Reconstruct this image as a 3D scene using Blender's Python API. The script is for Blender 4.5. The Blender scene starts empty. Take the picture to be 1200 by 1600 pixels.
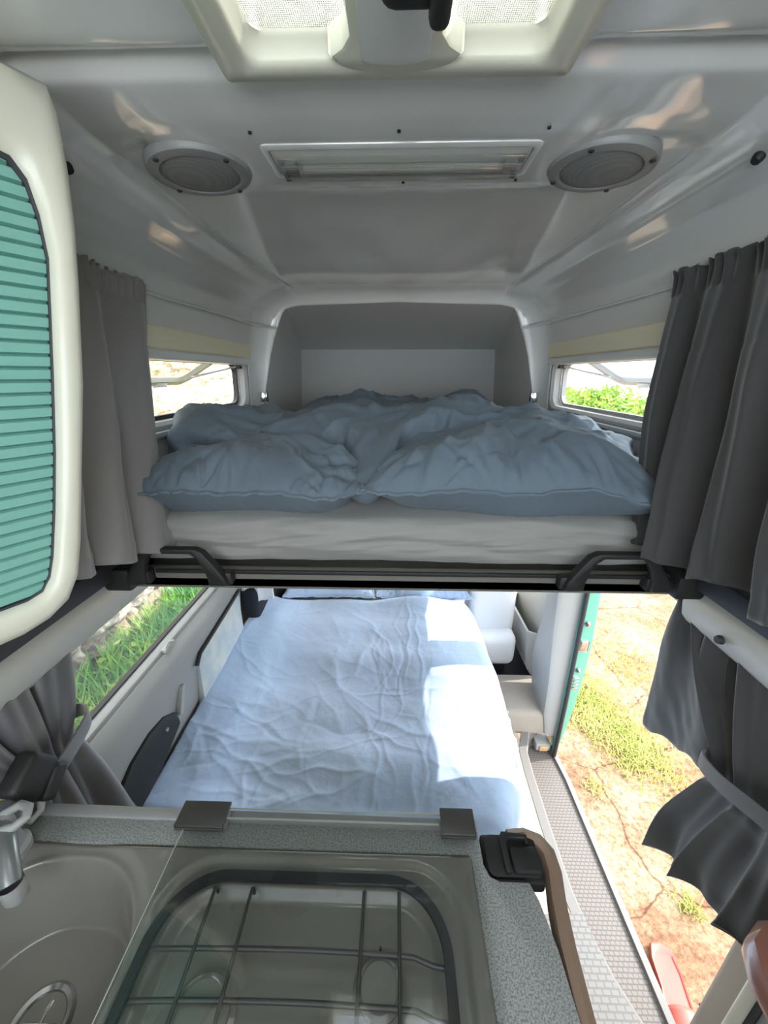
import bpy, bmesh, math, random
import numpy as np
from mathutils import Vector, Matrix, noise
random.seed(7); RNG = np.random.RandomState(11)
scene = bpy.context.scene
COL = scene.collection

# ------------------------------------------------------------------ camera
cd = bpy.data.cameras.new('camera'); cam = bpy.data.objects.new('camera', cd); COL.objects.link(cam)
cd.sensor_fit = 'HORIZONTAL'; cd.sensor_width = 36; cd.lens = 18.0; cd.clip_start = 0.02
cam.location = (-.012, 0, 1.62)
cam.rotation_euler = (math.radians(90 - 19.7), 0, math.radians(1.6))
scene.camera = cam
# ------------------------------------------------------------------ light
scene.view_settings.view_transform = 'Standard'; scene.view_settings.look = 'None'
scene.view_settings.gamma = 1; scene.view_settings.use_curve_mapping = False
scene.view_settings.exposure = 1.82
sd = bpy.data.lights.new('sun', 'SUN'); sd.energy = 2.1; sd.angle = math.radians(.55); sd.color = (1, .95, .86)
sun = bpy.data.objects.new('sun', sd); COL.objects.link(sun); sun.location = (6, -1, 6)
sun.rotation_euler = Vector((-1, -.16, -.84)).to_track_quat('-Z', 'Y').to_euler()
w = bpy.data.worlds.new('world'); scene.world = w; w.use_nodes = True
nt = w.node_tree; nt.nodes.clear()
o_ = nt.nodes.new('ShaderNodeOutputWorld'); bg = nt.nodes.new('ShaderNodeBackground')
tc = nt.nodes.new('ShaderNodeTexCoord'); mp = nt.nodes.new('ShaderNodeMapping'); mp.inputs['Scale'].default_value = (1, 1, 3.5)
nz = nt.nodes.new('ShaderNodeTexNoise'); nz.inputs['Scale'].default_value = 2.2; nz.inputs['Detail'].default_value = 5
cr = nt.nodes.new('ShaderNodeValToRGB'); cr.color_ramp.elements[0].position = .40; cr.color_ramp.elements[1].position = .66
cr.color_ramp.elements[0].color = (.64, .77, .90, 1); cr.color_ramp.elements[1].color = (1, .965, .89, 1)
nt.links.new(tc.outputs['Generated'], mp.inputs[0]); nt.links.new(mp.outputs[0], nz.inputs[0])
nt.links.new(nz.outputs[0], cr.inputs[0]); nt.links.new(cr.outputs[0], bg.inputs[0]); nt.links.new(bg.outputs[0], o_.inputs[0])
bg.inputs[1].default_value = 2.3

# ------------------------------------------------------------------ materials
def setin(b, k, v):
    if k in b.inputs: b.inputs[k].default_value = v
def mat(name, col, rough=.5, metal=0, spec=.5, coat=0, bump=None, var=None, sheen=0, trans=None):
    m = bpy.data.materials.new(name); m.use_nodes = True; n = m.node_tree.nodes; L = m.node_tree.links
    b = n['Principled BSDF']; b.inputs['Base Color'].default_value = (*col, 1)
    b.inputs['Roughness'].default_value = rough; b.inputs['Metallic'].default_value = metal
    setin(b, 'Specular IOR Level', spec); setin(b, 'Coat Weight', coat); setin(b, 'Coat Roughness', .06); setin(b, 'Sheen Weight', sheen)
    t = n.new('ShaderNodeTexCoord')
    if var:   # (scale, colour2, detail, lo, hi)
        z = n.new('ShaderNodeTexNoise'); z.inputs['Scale'].default_value = var[0]; z.inputs['Detail'].default_value = var[2]
        r = n.new('ShaderNodeValToRGB'); r.color_ramp.elements[0].position = var[3]; r.color_ramp.elements[1].position = var[4]
        r.color_ramp.elements[0].color = (*col, 1); r.color_ramp.elements[1].color = (*var[1], 1)
        L.new(t.outputs['Object'], z.inputs[0]); L.new(z.outputs[0], r.inputs[0]); L.new(r.outputs[0], b.inputs['Base Color'])
    if bump:  # list of (scale, strength, distance, stretch)
        prev = None
        for sc, st, di, stx in bump:
            mpn = n.new('ShaderNodeMapping'); mpn.inputs['Scale'].default_value = stx
            z = n.new('ShaderNodeTexNoise'); z.inputs['Scale'].default_value = sc; z.inputs['Detail'].default_value = 3
            bp = n.new('ShaderNodeBump'); bp.inputs['Strength'].default_value = st; bp.inputs['Distance'].default_value = di
            L.new(t.outputs['Object'], mpn.inputs[0]); L.new(mpn.outputs[0], z.inputs[0]); L.new(z.outputs[0], bp.inputs['Height'])
            if prev: L.new(prev.outputs[0], bp.inputs['Normal'])
            prev = bp
        L.new(prev.outputs[0], b.inputs['Normal'])
    if trans:  # translucent cloth
        tr = n.new('ShaderNodeBsdfTranslucent'); tr.inputs[0].default_value = (*col, 1)
        mx = n.new('ShaderNodeMixShader'); mx.inputs[0].default_value = trans
        L.new(b.outputs[0], mx.inputs[1]); L.new(tr.outputs[0], mx.inputs[2]); L.new(mx.outputs[0], n['Material Output'].inputs[0])
    return m
def ridged(m, sc, di, st=.6, sc2=None):
    n = m.node_tree.nodes; L = m.node_tree.links; b = n['Principled BSDF']; t = n.new('ShaderNodeTexCoord')
    wz = n.new('ShaderNodeTexNoise'); wz.inputs['Scale'].default_value = sc * .5; L.new(t.outputs['Object'], wz.inputs[0])
    mx = n.new('ShaderNodeMixRGB'); mx.blend_type = 'LINEAR_LIGHT'; mx.inputs[0].default_value = .06; L.new(t.outputs['Object'], mx.inputs[1]); L.new(wz.outputs['Color'], mx.inputs[2])
    z = n.new('ShaderNodeTexNoise'); z.noise_type = 'RIDGED_MULTIFRACTAL'; z.inputs['Scale'].default_value = sc; z.inputs['Detail'].default_value = 2.5
    L.new(mx.outputs[0], z.inputs[0])
    bp = n.new('ShaderNodeBump'); bp.inputs['Strength'].default_value = st; bp.inputs['Distance'].default_value = di; L.new(z.outputs[0], bp.inputs['Height'])
    old = b.inputs['Normal'].links
    if old: L.new(old[0].from_socket, bp.inputs['Normal'])
    L.new(bp.outputs[0], b.inputs['Normal'])
def glassmat(name, tint=(1, 1, 1), refl=.04, hi=.6, rough=0.0):
    m = bpy.data.materials.new(name); m.use_nodes = True; n = m.node_tree.nodes; L = m.node_tree.links; n.clear()
    o = n.new('ShaderNodeOutputMaterial'); t = n.new('ShaderNodeBsdfTransparent'); t.inputs[0].default_value = (*tint, 1)
    g = n.new('ShaderNodeBsdfGlossy'); g.inputs['Roughness'].default_value = rough
    fr = n.new('ShaderNodeLayerWeight'); fr.inputs[0].default_value = .25
    mr = n.new('ShaderNodeMapRange'); mr.inputs[3].default_value = refl; mr.inputs[4].default_value = hi
    mx = n.new('ShaderNodeMixShader')
    L.new(fr.outputs['Fresnel'], mr.inputs[0]); L.new(mr.outputs[0], mx.inputs[0]); L.new(t.outputs[0], mx.inputs[1]); L.new(g.outputs[0], mx.inputs[2]); L.new(mx.outputs[0], o.inputs[0])
    return m
U = (1, 1, 1)
M = {}
M['liner'] = mat('glossy_grp_liner', (.74, .74, .715), .09, spec=.6, coat=1, bump=[(2.6, .9, .045, (2.2, .7, 1))])
for _n in M['liner'].node_tree.nodes:
    if _n.type == 'TEX_NOISE': _n.inputs['Detail'].default_value = .6
M['wallmat'] = mat('painted_wall_liner', (.70, .70, .68), .38, coat=.15)
M['cave'] = mat('felt_lining', (.42, .42, .41), .9, bump=[(400, .3, .001, U)], sheen=.2)
M['cream'] = mat('cream_plastic', (.66, .65, .54), .35, coat=.3)
M['olive'] = mat('olive_window_frame', (.26, .24, .17), .4)
M['blind'] = mat('cream_blind_case', (.84, .78, .58), .5)
M['white_plastic'] = mat('white_plastic', (.72, .73, .71), .3)
M['greyplastic'] = mat('grey_plastic', (.36, .36, .35), .45)
M['lightgrey'] = mat('light_grey_trim', (.38, .38, .37), .5, bump=[(300, .2, .0006, U)])
M['sidegrey'] = mat('grey_side_trim', (.30, .30, .295), .45, bump=[(300, .2, .0006, U)])
M['stepgrey'] = mat('grey_step_trim', (.19, .175, .165), .5)
M['flangegrey'] = mat('grey_speaker_ring', (.27, .27, .265), .4)
M['silver'] = mat('painted_rail', (.50, .50, .47), .42, coat=.2)
M['chrome'] = mat('chrome', (.6, .6, .6), .15, metal=1)
M['steel'] = mat('brushed_steel_wire', (.10, .097, .095), .38, metal=.6)
M['black'] = mat('black_plastic', (.014, .014, .014), .55)
M['rubber'] = mat('dark_rubber', (.03, .03, .035), .6)
M['tapgrey'] = mat('satin_grey_metal', (.25, .27, .27), .3, metal=.5)
M['gasket'] = mat('black_gasket', (.02, .021, .024), .5)
M['darkhole'] = mat('dark_recess', (.01, .01, .01), .9)
M['board'] = mat('dark_bed_board', (.15, .145, .125), .75, bump=[(60, .25, .001, (.1, 1, 6))])
M['sheet'] = mat('grey_jersey_sheet', (.285, .28, .265), .9, sheen=.3, bump=[(7, .5, .02, (.35, 1, 3.5)), (500, .2, .0004, U)])
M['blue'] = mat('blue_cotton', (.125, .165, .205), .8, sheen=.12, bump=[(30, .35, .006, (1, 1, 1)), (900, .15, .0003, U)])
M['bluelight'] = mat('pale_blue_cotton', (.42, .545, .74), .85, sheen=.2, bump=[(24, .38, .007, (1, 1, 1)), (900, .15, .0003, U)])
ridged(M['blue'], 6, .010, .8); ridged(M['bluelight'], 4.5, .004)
M['curtain'] = mat('grey_blackout_cloth', (.25, .235, .23), .8, sheen=.35, bump=[(700, .2, .0004, U)])
M['shadedcurtain'] = mat('shaded_curtain_cloth', (.038, .037, .037), .75, sheen=.5, bump=[(700, .2, .0004, U)])  # same cloth as the left roof curtain, backlit shade put into its colour
M['satin'] = mat('grey_satin_curtain', (.10, .097, .105), .36, sheen=.5)
M['teal'] = mat('teal_slat', (.20, .45, .38), .42, coat=.1)
M['sink'] = mat('taupe_enamel', (.20, .193, .172), .2, coat=.4)
M['worktop'] = mat('speckled_worktop', (.33, .34, .33), .5, var=(420, (.17, .18, .17), 2, .44, .60), bump=[(400, .15, .0005, U)])
M['brown'] = mat('brown_edge_trim', (.25, .17, .12), .5)
M['copper'] = mat('copper_brown_plastic', (.25, .105, .075), .3, coat=.6)
M['hingecap'] = mat('dark_hinge_cap', (.055, .052, .048), .35)
M['inlay'] = mat('grey_green_inlay', (.20, .25, .25), .5)
M['body'] = mat('kitchen_body', (.20, .17, .14), .6)
M['floor'] = mat('beige_floor', (.50, .44, .36), .7, var=(120, (.36, .31, .25), 3, .4, .65))
M['green'] = mat('green_body_paint', (.10, .36, .27), .25, coat=.8)
M['seatcloth'] = mat('pale_seat_cover', (.66, .66, .68), .9, bump=[(200, .3, .001, U)])
M['navy'] = mat('dark_navy_carpet', (.012, .014, .022), .95)
M['carpet'] = mat('taupe_carpet', (.33, .29, .25), .95, bump=[(300, .6, .002, U)])
M['doorgrey'] = mat('grey_door_card', (.40, .40, .37), .55)
M['beige'] = mat('beige_door_post', (.42, .37, .30), .5)
M['redshoe'] = mat('coral_rubber', (.52, .10, .075), .5)
M['amber'] = mat('amber_lens', (.55, .35, .18), .3)
M['glass'] = glassmat('window_glass', (.97, .98, .97), .01, .25)
M['acrylic'] = glassmat('smoked_acrylic', (.50, .53, .55), .06, .5)
M['lidglass'] = glassmat('lid_glass', (.93, .95, .94), .05, .7)
M['lens'] = glassmat('clear_lens', (.95, .95, .92), .22, .9, .08)
M['glassedge'] = mat('glass_edge', (.62, .66, .62), .15)
M['grass'] = mat('grass_blades', (.12, .34, .04), .6, var=(3, (.42, .56, .09), 2, .35, .7), trans=.35)
M['drygrass'] = mat('dry_grass_blades', (.42, .46, .12), .6, var=(4, (.66, .60, .26), 2, .35, .7), trans=.35)
M['hedge'] = mat('hedge_leaves', (.10, .24, .03), .5, var=(3, (.46, .50, .10), 2, .35, .65), trans=.4)
M['soil'] = mat('soil', (.16, .12, .08), .95)
M['fabricpanel'] = mat('mottled_fabric_panel', (.55, .57, .55), .9, var=(14, (.42, .49, .53), 3, .4, .62))
M['filament'] = mat('light_tube', (.82, .82, .8), .4); M['reflector'] = mat('white_reflector', (.86, .86, .82), .3)

def fabric_grille():
    m = mat('speaker_mesh', (.26, .26, .26), .5); n = m.node_tree.nodes; L = m.node_tree.links
    t = n.new('ShaderNodeTexCoord'); v = n.new('ShaderNodeTexVoronoi'); v.inputs['Scale'].default_value = 620
    v.inputs['Randomness'].default_value = 0
    r = n.new('ShaderNodeValToRGB'); r.color_ramp.elements[0].position = .3; r.color_ramp.elements[1].position = .45
    r.color_ramp.elements[0].color = (.15, .15, .15, 1); r.color_ramp.elements[1].color = (.23, .23, .225, 1)
    L.new(t.outputs['Object'], v.inputs[0]); L.new(v.outputs['Distance'], r.inputs[0]); L.new(r.outputs[0], n['Principled BSDF'].inputs['Base Color'])
    return m
M['grille'] = fabric_grille()
def skymesh():
    m = bpy.data.materials.new('insect_screen'); m.use_nodes = True; n = m.node_tree.nodes; L = m.node_tree.links; n.clear()
    o = n.new('ShaderNodeOutputMaterial'); t = n.new('ShaderNodeTexCoord')
    sep = n.new('ShaderNodeSeparateXYZ'); L.new(t.outputs['Object'], sep.inputs[0])
    outs = []
    for ax in (0, 1):
        mu = n.new('ShaderNodeMath'); mu.operation = 'MULTIPLY'; mu.inputs[1].default_value = 420
        fr = n.new('ShaderNodeMath'); fr.operation = 'FRACT'; gt = n.new('ShaderNodeMath'); gt.operation = 'LESS_THAN'; gt.inputs[1].default_value = .24
        L.new(sep.outputs[ax], mu.inputs[0]); L.new(mu.outputs[0], fr.inputs[0]); L.new(fr.outputs[0], gt.inputs[0]); outs.append(gt)
    mxm = n.new('ShaderNodeMath'); mxm.operation = 'MAXIMUM'; L.new(outs[0].outputs[0], mxm.inputs[0]); L.new(outs[1].outputs[0], mxm.inputs[1])
    tr = n.new('ShaderNodeBsdfTransparent'); d = n.new('ShaderNodeBsdfDiffuse'); d.inputs[0].default_value = (.5, .5, .45, 1)
    mx = n.new('ShaderNodeMixShader'); L.new(mxm.outputs[0], mx.inputs[0]); L.new(tr.outputs[0], mx.inputs[1]); L.new(d.outputs[0], mx.inputs[2]); L.new(mx.outputs[0], o.inputs[0])
    return m
M['screen'] = skymesh()
def domemat():
    m = bpy.data.materials.new('milky_dome'); m.use_nodes = True; n = m.node_tree.nodes; L = m.node_tree.links; n.clear()
    o = n.new('ShaderNodeOutputMaterial'); a = n.new('ShaderNodeBsdfTranslucent'); a.inputs[0].default_value = (.9, .9, .86, 1)
    d = n.new('ShaderNodeBsdfTransparent'); d.inputs[0].default_value = (.97, .97, .97, 1); mx = n.new('ShaderNodeMixShader'); mx.inputs[0].default_value = .7
    L.new(a.outputs[0], mx.inputs[1]); L.new(d.outputs[0], mx.inputs[2]); L.new(mx.outputs[0], o.inputs[0]); return m
M['dome'] = domemat()
def tread(name, c1, c2, sx, sy):
    m = mat(name, c1, .6); n = m.node_tree.nodes; L = m.node_tree.links; b = n['Principled BSDF']
    t = n.new('ShaderNodeTexCoord'); mpn = n.new('ShaderNodeMapping'); mpn.inputs['Scale'].default_value = (sx, sy, 1)
    v = n.new('ShaderNodeTexBrick'); v.inputs['Scale'].default_value = 1; v.inputs['Mortar Size'].default_value = .09
    v.inputs['Color1'].default_value = (*c1, 1); v.inputs['Color2'].default_value = (*c1, 1); v.inputs['Mortar'].default_value = (*c2, 1)
    v.inputs['Brick Width'].default_value = 1; v.inputs['Row Height'].default_value = .62
    bp = n.new('ShaderNodeBump'); bp.inputs['Strength'].default_value = .7; bp.inputs['Distance'].default_value = .003
    inv = n.new('ShaderNodeMath'); inv.operation = 'SUBTRACT'; inv.inputs[0].default_value = 1
    L.new(t.outputs['Object'], mpn.inputs[0]); L.new(mpn.outputs[0], v.inputs[0]); L.new(v.outputs[0], b.inputs['Base Color'])
    L.new(v.outputs['Fac'], inv.inputs[1]); L.new(inv.outputs[0], bp.inputs['Height']); L.new(bp.outputs[0], b.inputs['Normal'])
    return m
M['tread'] = tread('studded_step_plastic', (.17, .145, .13), (.10, .085, .075), 62, 52)
M['tile'] = tread('embossed_floor_mat', (.21, .20, .195), (.15, .145, .14), 44, 44)
def groundmat():
    m = mat('cracked_dirt_concrete', (.6, .4, .25), .95); n = m.node_tree.nodes; L = m.node_tree.links; b = n['Principled BSDF']
    t = n.new('ShaderNodeTexCoord')
    def ns(sc, det, rough=.6):
        z = n.new('ShaderNodeTexNoise'); z.inputs['Scale'].default_value = sc; z.inputs['Detail'].default_value = det; z.inputs['Roughness'].default_value = rough
        L.new(t.outputs['Object'], z.inputs[0]); return z
    def ramp(src, a, ca, bb, cb):
        r = n.new('ShaderNodeValToRGB'); r.color_ramp.elements[0].position = a; r.color_ramp.elements[1].position = bb
        r.color_ramp.elements[0].color = ca; r.color_ramp.elements[1].color = cb; L.new(src, r.inputs[0]); return r
    big = ns(2.2, 8, .7); fine = ns(38, 8, .85)
    base = ramp(big.outputs[0], .42, (.25, .13, .075, 1), .60, (.34, .27, .18, 1))
    f = ramp(fine.outputs[0], .40, (.50, .42, .36, 1), .58, (1.25, 1.25, 1.2, 1))
    mul = n.new('ShaderNodeMixRGB'); mul.blend_type = 'MULTIPLY'; mul.inputs[0].default_value = 1
    L.new(base.outputs[0], mul.inputs[1]); L.new(f.outputs[0], mul.inputs[2])
    wz = ns(3, 4); add = n.new('ShaderNodeMixRGB'); add.inputs[0].default_value = .12; L.new(t.outputs['Object'], add.inputs[1]); L.new(wz.outputs['Color'], add.inputs[2])
    v = n.new('ShaderNodeTexVoronoi'); v.feature = 'DISTANCE_TO_EDGE'; v.inputs['Scale'].default_value = 1.9; L.new(add.outputs[0], v.inputs[0])
    cr = ramp(v.outputs['Distance'], .002, (.42, .30, .22, 1), .010, (1, 1, 1, 1))
    m2 = n.new('ShaderNodeMixRGB'); m2.blend_type = 'MULTIPLY'; m2.inputs[0].default_value = 1
    L.new(mul.outputs[0], m2.inputs[1]); L.new(cr.outputs[0], m2.inputs[2]); L.new(m2.outputs[0], b.inputs['Base Color'])
    bp = n.new('ShaderNodeBump'); bp.inputs['Strength'].default_value = .5; bp.inputs['Distance'].default_value = .02; L.new(fine.outputs[0], bp.inputs['Height']); L.new(bp.outputs[0], b.inputs['Normal'])
    return m
M['ground'] = groundmat()
def stonemat():
    m = mat('rough_stone', (.4, .33, .26), .95); n = m.node_tree.nodes; L = m.node_tree.links; b = n['Principled BSDF']
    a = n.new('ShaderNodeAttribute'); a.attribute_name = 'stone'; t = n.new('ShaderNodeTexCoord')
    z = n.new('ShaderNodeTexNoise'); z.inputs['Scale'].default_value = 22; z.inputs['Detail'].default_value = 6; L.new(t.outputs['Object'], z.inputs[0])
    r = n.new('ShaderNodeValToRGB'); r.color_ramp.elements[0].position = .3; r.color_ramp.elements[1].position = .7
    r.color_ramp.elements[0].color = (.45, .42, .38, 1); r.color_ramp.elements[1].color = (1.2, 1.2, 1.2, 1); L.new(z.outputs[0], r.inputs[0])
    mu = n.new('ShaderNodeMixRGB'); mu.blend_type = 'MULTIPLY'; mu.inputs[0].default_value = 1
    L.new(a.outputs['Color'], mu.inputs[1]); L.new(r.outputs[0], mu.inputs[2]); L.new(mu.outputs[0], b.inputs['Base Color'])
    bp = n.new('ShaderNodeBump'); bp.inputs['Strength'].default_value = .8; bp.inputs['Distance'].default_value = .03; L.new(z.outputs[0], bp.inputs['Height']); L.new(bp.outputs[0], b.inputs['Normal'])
    return m
M['stone'] = stonemat()

# ------------------------------------------------------------------ helpers
def mesh_obj(name, V, Fc, m, parent=None, smooth=True, auto=None):
    me = bpy.data.meshes.new(name); me.from_pydata([tuple(map(float, v)) for v in V], [], [tuple(int(i) for i in f) for f in Fc]); me.update()
    o = bpy.data.objects.new(name, me); COL.objects.link(o); me.materials.append(M[m] if isinstance(m, str) else m)
    fin(o, parent, smooth, auto); return o
def fin(o, parent=None, smooth=True, auto=None):
    me = o.data
    if smooth:
        me.polygons.foreach_set('use_smooth', [True] * len(me.polygons))
        if auto is not None:
            try: me.set_sharp_from_angle(angle=math.radians(auto))
            except Exception: pass
    if parent is not None:
        o.parent = parent; o.matrix_parent_inverse = Matrix.Translation(parent_world(parent)).inverted()
def parent_world(p):
    v = Vector(p.location)
    while p.parent is not None:
        p = p.parent
        return Vector((0, 0, 0)) if False else v
    return v
def bm_obj(name, bm, m, parent=None, smooth=True, auto=35):
    bmesh.ops.recalc_face_normals(bm, faces=bm.faces)
    me = bpy.data.meshes.new(name); bm.to_mesh(me); bm.free()
    o = bpy.data.objects.new(name, me); COL.objects.link(o); me.materials.append(M[m] if isinstance(m, str) else m)
    fin(o, parent, smooth, auto); return o
def thing(name, label, cat, loc=(0, 0, 0), group=None):
    o = bpy.data.objects.new(name, None); COL.objects.link(o); o.location = loc; o.empty_display_size = .05
    return tag(o, label, cat, group)
def tag(o, label, cat, group=None, kind=None):
    o['label'] = label; o['category'] = cat
    if group: o['group'] = group
    if kind: o['kind'] = kind
    return o
def struct(o): o['kind'] = 'structure'; return o
def mod(o, typ, **k):
    m_ = o.modifiers.new(typ.lower(), typ)
    for a, b in k.items(): setattr(m_, a, b)
    return o
def add_box(bm, x0, x1, y0, y1, z0, z1, bev=0, seg=2, rot=None):
    r = bmesh.ops.create_cube(bm, size=1); vs = r['verts']
    bmesh.ops.scale(bm, vec=(x1 - x0, y1 - y0, z1 - z0), verts=vs)
    if bev:
        es = list({e for v in vs for e in v.link_edges})
        rr = bmesh.ops.bevel(bm, geom=es, offset=bev, segments=seg, affect='EDGES', profile=.5)
        vs = list({v for f in rr['faces'] for v in f.verts} | {v for v in vs if v.is_valid})
    if rot is not None: bmesh.ops.rotate(bm, cent=(0, 0, 0), matrix=rot, verts=vs)
    bmesh.ops.translate(bm, vec=((x0 + x1) / 2, (y0 + y1) / 2, (z0 + z1) / 2), verts=vs)
    return vs
def box(name, x0, x1, y0, y1, z0, z1, m, parent=None, bev=.003, seg=2, rot=None):
    bm = bmesh.new(); add_box(bm, x0, x1, y0, y1, z0, z1, bev, seg, rot); return bm_obj(name, bm, m, parent)
def prism(name, pts, z0, z1, m, parent=None, bev=0, axis='z'):
    """extrude a 2-D polygon; axis z: pts=(x,y); axis x: pts=(y,z); axis y: pts=(x,z)"""
    bm = bmesh.new()
    def P(p, h): return {'z': (p[0], p[1], h), 'x': (h, p[0], p[1]), 'y': (p[0], h, p[1])}[axis]
    a = [bm.verts.new(P(p, z0)) for p in pts]; b = [bm.verts.new(P(p, z1)) for p in pts]
    bm.faces.new(a); bm.faces.new(b[::-1])
    for i in range(len(pts)):
        j = (i + 1) % len(pts); bm.faces.new((a[i], b[i], b[j], a[j]))
    if bev:
        bmesh.ops.recalc_face_normals(bm, faces=bm.faces)
        es = [e for e in bm.edges if len(e.link_faces) == 2 and e.calc_face_angle(0) > .6]
        bmesh.ops.bevel(bm, geom=es, offset=bev, segments=2, affect='EDGES', profile=.5)
    return bm_obj(name, bm, m, parent)
def frames(pts, closed=False):
    P = [Vector(p) for p in pts]; n = len(P); T = []
    for i in range(n):
        if closed: t = P[(i + 1) % n] - P[i - 1]
        else: t = P[min(i + 1, n - 1)] - P[max(i - 1, 0)]
        T.append(t.normalized() if t.length > 1e-9 else Vector((0, 0, 1)))
    up = Vector((0, 0, 1)) if abs(T[0].z) < .9 else Vector((1, 0, 0))
    N = []; nn = (up - T[0] * up.dot(T[0])).normalized()
    for i in range(n):
        nn = (nn - T[i] * nn.dot(T[i])).normalized(); N.append(nn.copy())
    return P, T, N
def add_tube(bm, pts, r, seg=10, closed=False, cap=True):
    P, T, N = frames(pts, closed); rings = []
    for i, p in enumerate(P):
        rr = r[i] if isinstance(r, (list, tuple)) else r
        b = T[i].cross(N[i])
        rings.append([bm.verts.new(p + (N[i] * math.cos(2 * math.pi * k / seg) + b * math.sin(2 * math.pi * k / seg)) * rr) for k in range(seg)])
    n = len(rings)
    for i in range(n if closed else n - 1):
        A, B = rings[i], rings[(i + 1) % n]
        for k in range(seg): bm.faces.new((A[k], A[(k + 1) % seg], B[(k + 1) % seg], B[k]))
    if not closed and cap: bm.faces.new(rings[0][::-1]); bm.faces.new(rings[-1])
def tube(name, pts, r, m, parent=None, seg=10, closed=False):
    bm = bmesh.new(); add_tube(bm, pts, r, seg, closed); return bm_obj(name, bm, m, parent, auto=50)
def sweep(name, pts, prof, m, parent=None, closed=False):
    """prof: list of (side, up) offsets, closed loop; path mostly horizontal"""
    bm = bmesh.new(); P = [Vector(p) for p in pts]; n = len(P); rings = []
    for i in range(n):
        t = (P[(i + 1) % n] - P[i - 1]) if closed else (P[min(i + 1, n - 1)] - P[max(i - 1, 0)])
        t.normalize(); s = t.cross(Vector((0, 0, 1))).normalized(); u_ = s.cross(t)
        rings.append([bm.verts.new(P[i] + s * a + u_ * b) for a, b in prof])
    k = len(prof)
    for i in range(n if closed else n - 1):
        A, B = rings[i], rings[(i + 1) % n]
        for j in range(k): bm.faces.new((A[j], A[(j + 1) % k], B[(j + 1) % k], B[j]))
    if not closed: bm.faces.new(rings[0][::-1]); bm.faces.new(rings[-1])
    return bm_obj(name, bm, m, parent)
def add_lathe(bm, prof, seg=32, mat4=None):
    rings = []
    for r, z in prof:
        rings.append([bm.verts.new((r * math.cos(2 * math.pi * k / seg), r * math.sin(2 * math.pi * k / seg), z)) for k in range(seg)] if r > 1e-6 else [bm.verts.new((0, 0, z))])
    for A, B in zip(rings[:-1], rings[1:]):
        for k in range(seg):
            if len(A) == 1 and len(B) == 1: continue
            if len(A) == 1: bm.faces.new((A[0], B[k], B[(k + 1) % seg]))
            elif len(B) == 1: bm.faces.new((A[k], A[(k + 1) % seg], B[0]))
            else: bm.faces.new((A[k], A[(k + 1) % seg], B[(k + 1) % seg], B[k]))
    if mat4 is not None: bmesh.ops.transform(bm, matrix=mat4, verts=[v for r in rings for v in r])
def lathe(name, prof, loc, m, parent=None, seg=32, rot=None):
    bm = bmesh.new(); mt = Matrix.Translation(loc)
    if rot is not None: mt = mt @ rot
    add_lathe(bm, prof, seg, mt); return bm_obj(name, bm, m, parent)
def rrect(x0, x1, y0, y1, r, n=8):
    out = []
    for cx, cy, a0 in ((x1 - r, y1 - r, 0), (x0 + r, y1 - r, 90), (x0 + r, y0 + r, 180), (x1 - r, y0 + r, 270)):
        for k in range(n + 1):
            a = math.radians(a0 + 90 * k / n); out.append((cx + r * math.cos(a), cy + r * math.sin(a)))
    return out
def loftloops(name, loops, m, parent=None, cap0=False, cap1=False, auto=35):
    bm = bmesh.new(); R = [[bm.verts.new(p) for p in L_] for L_ in loops]
    for A, B in zip(R[:-1], R[1:]):
        k = len(A)
        for j in range(k): bm.faces.new((A[j], A[(j + 1) % k], B[(j + 1) % k], B[j]))
    if cap0: bm.faces.new(R[0][::-1])
    if cap1: bm.faces.new(R[-1])
    return bm_obj(name, bm, m, parent, auto=auto)
def grid_faces(nu, nv, skip=None):
    F_ = []
    for j in range(nv - 1):
        for i in range(nu - 1):
            if skip is None or not skip(i, j): F_.append((j * nu + i, j * nu + i + 1, (j + 1) * nu + i + 1, (j + 1) * nu + i))
    return F_
def lerp(a, b, t): return a + (b - a) * t
def polyline_at(keys, t):
    """keys: list of (t, vec) ; smooth interpolation"""
    ks = [k for k, _ in keys]; vs = [np.array(v, float) for _, v in keys]
    if t <= ks[0]: return vs[0]
    if t >= ks[-1]: return vs[-1]
    i = max(j for j in range(len(ks)) if ks[j] <= t); i = min(i, len(ks) - 2)
    u_ = (t - ks[i]) / (ks[i + 1] - ks[i])
    p1, p2 = vs[i], vs[i + 1]; p0 = vs[i - 1] if i > 0 else 2 * p1 - p2; p3 = vs[i + 2] if i + 2 < len(vs) else 2 * p2 - p1
    return .5 * ((2 * p1) + (-p0 + p2) * u_ + (2 * p0 - 5 * p1 + 4 * p2 - p3) * u_ ** 2 + (-p0 + 3 * p1 - 3 * p2 + p3) * u_ ** 3)
def nz3(x, y, z=0): return noise.noise(Vector((x, y, z)))

# ------------------------------------------------------------------ VAN SHELL (structure)
# half profile of the high roof; each key matched with a key on the rim of the over-cab opening
PROF = [(.725, 1.13), (.725, 1.46), (.716, 1.70), (.700, 1.78), (.690, 1.83), (.668, 1.885), (.625, 1.93), (.575, 1.958), (.53, 1.972), (.50, 1.98), (.49, 1.98), (.0, 1.98)]
RIM = [(.69, 1.13), (.682, 1.46), (.622, 1.70), (.595, 1.78), (.572, 1.83), (.558, 1.865), (.546, 1.89), (.532, 1.908), (.50, 1.917), (.47, 1.922), (.46, 1.923), (.0, 1.935)]
SUB = [4, 6, 4, 4, 5, 6, 6, 5, 4, 3, 46]
def half(keys):
    out = []
    for (a, b), n in zip(zip(keys[:-1], keys[1:]), SUB):
        for k in range(n): out.append((lerp(a[0], b[0], k / n), lerp(a[1], b[1], k / n)))
    out.append(keys[-1]); return out
hp, hr = half(PROF), half(RIM); H = len(hp)
full_p = [(x, z) for x, z in hp] + [(-x, z) for x, z in hp[-2::-1]]
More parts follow.
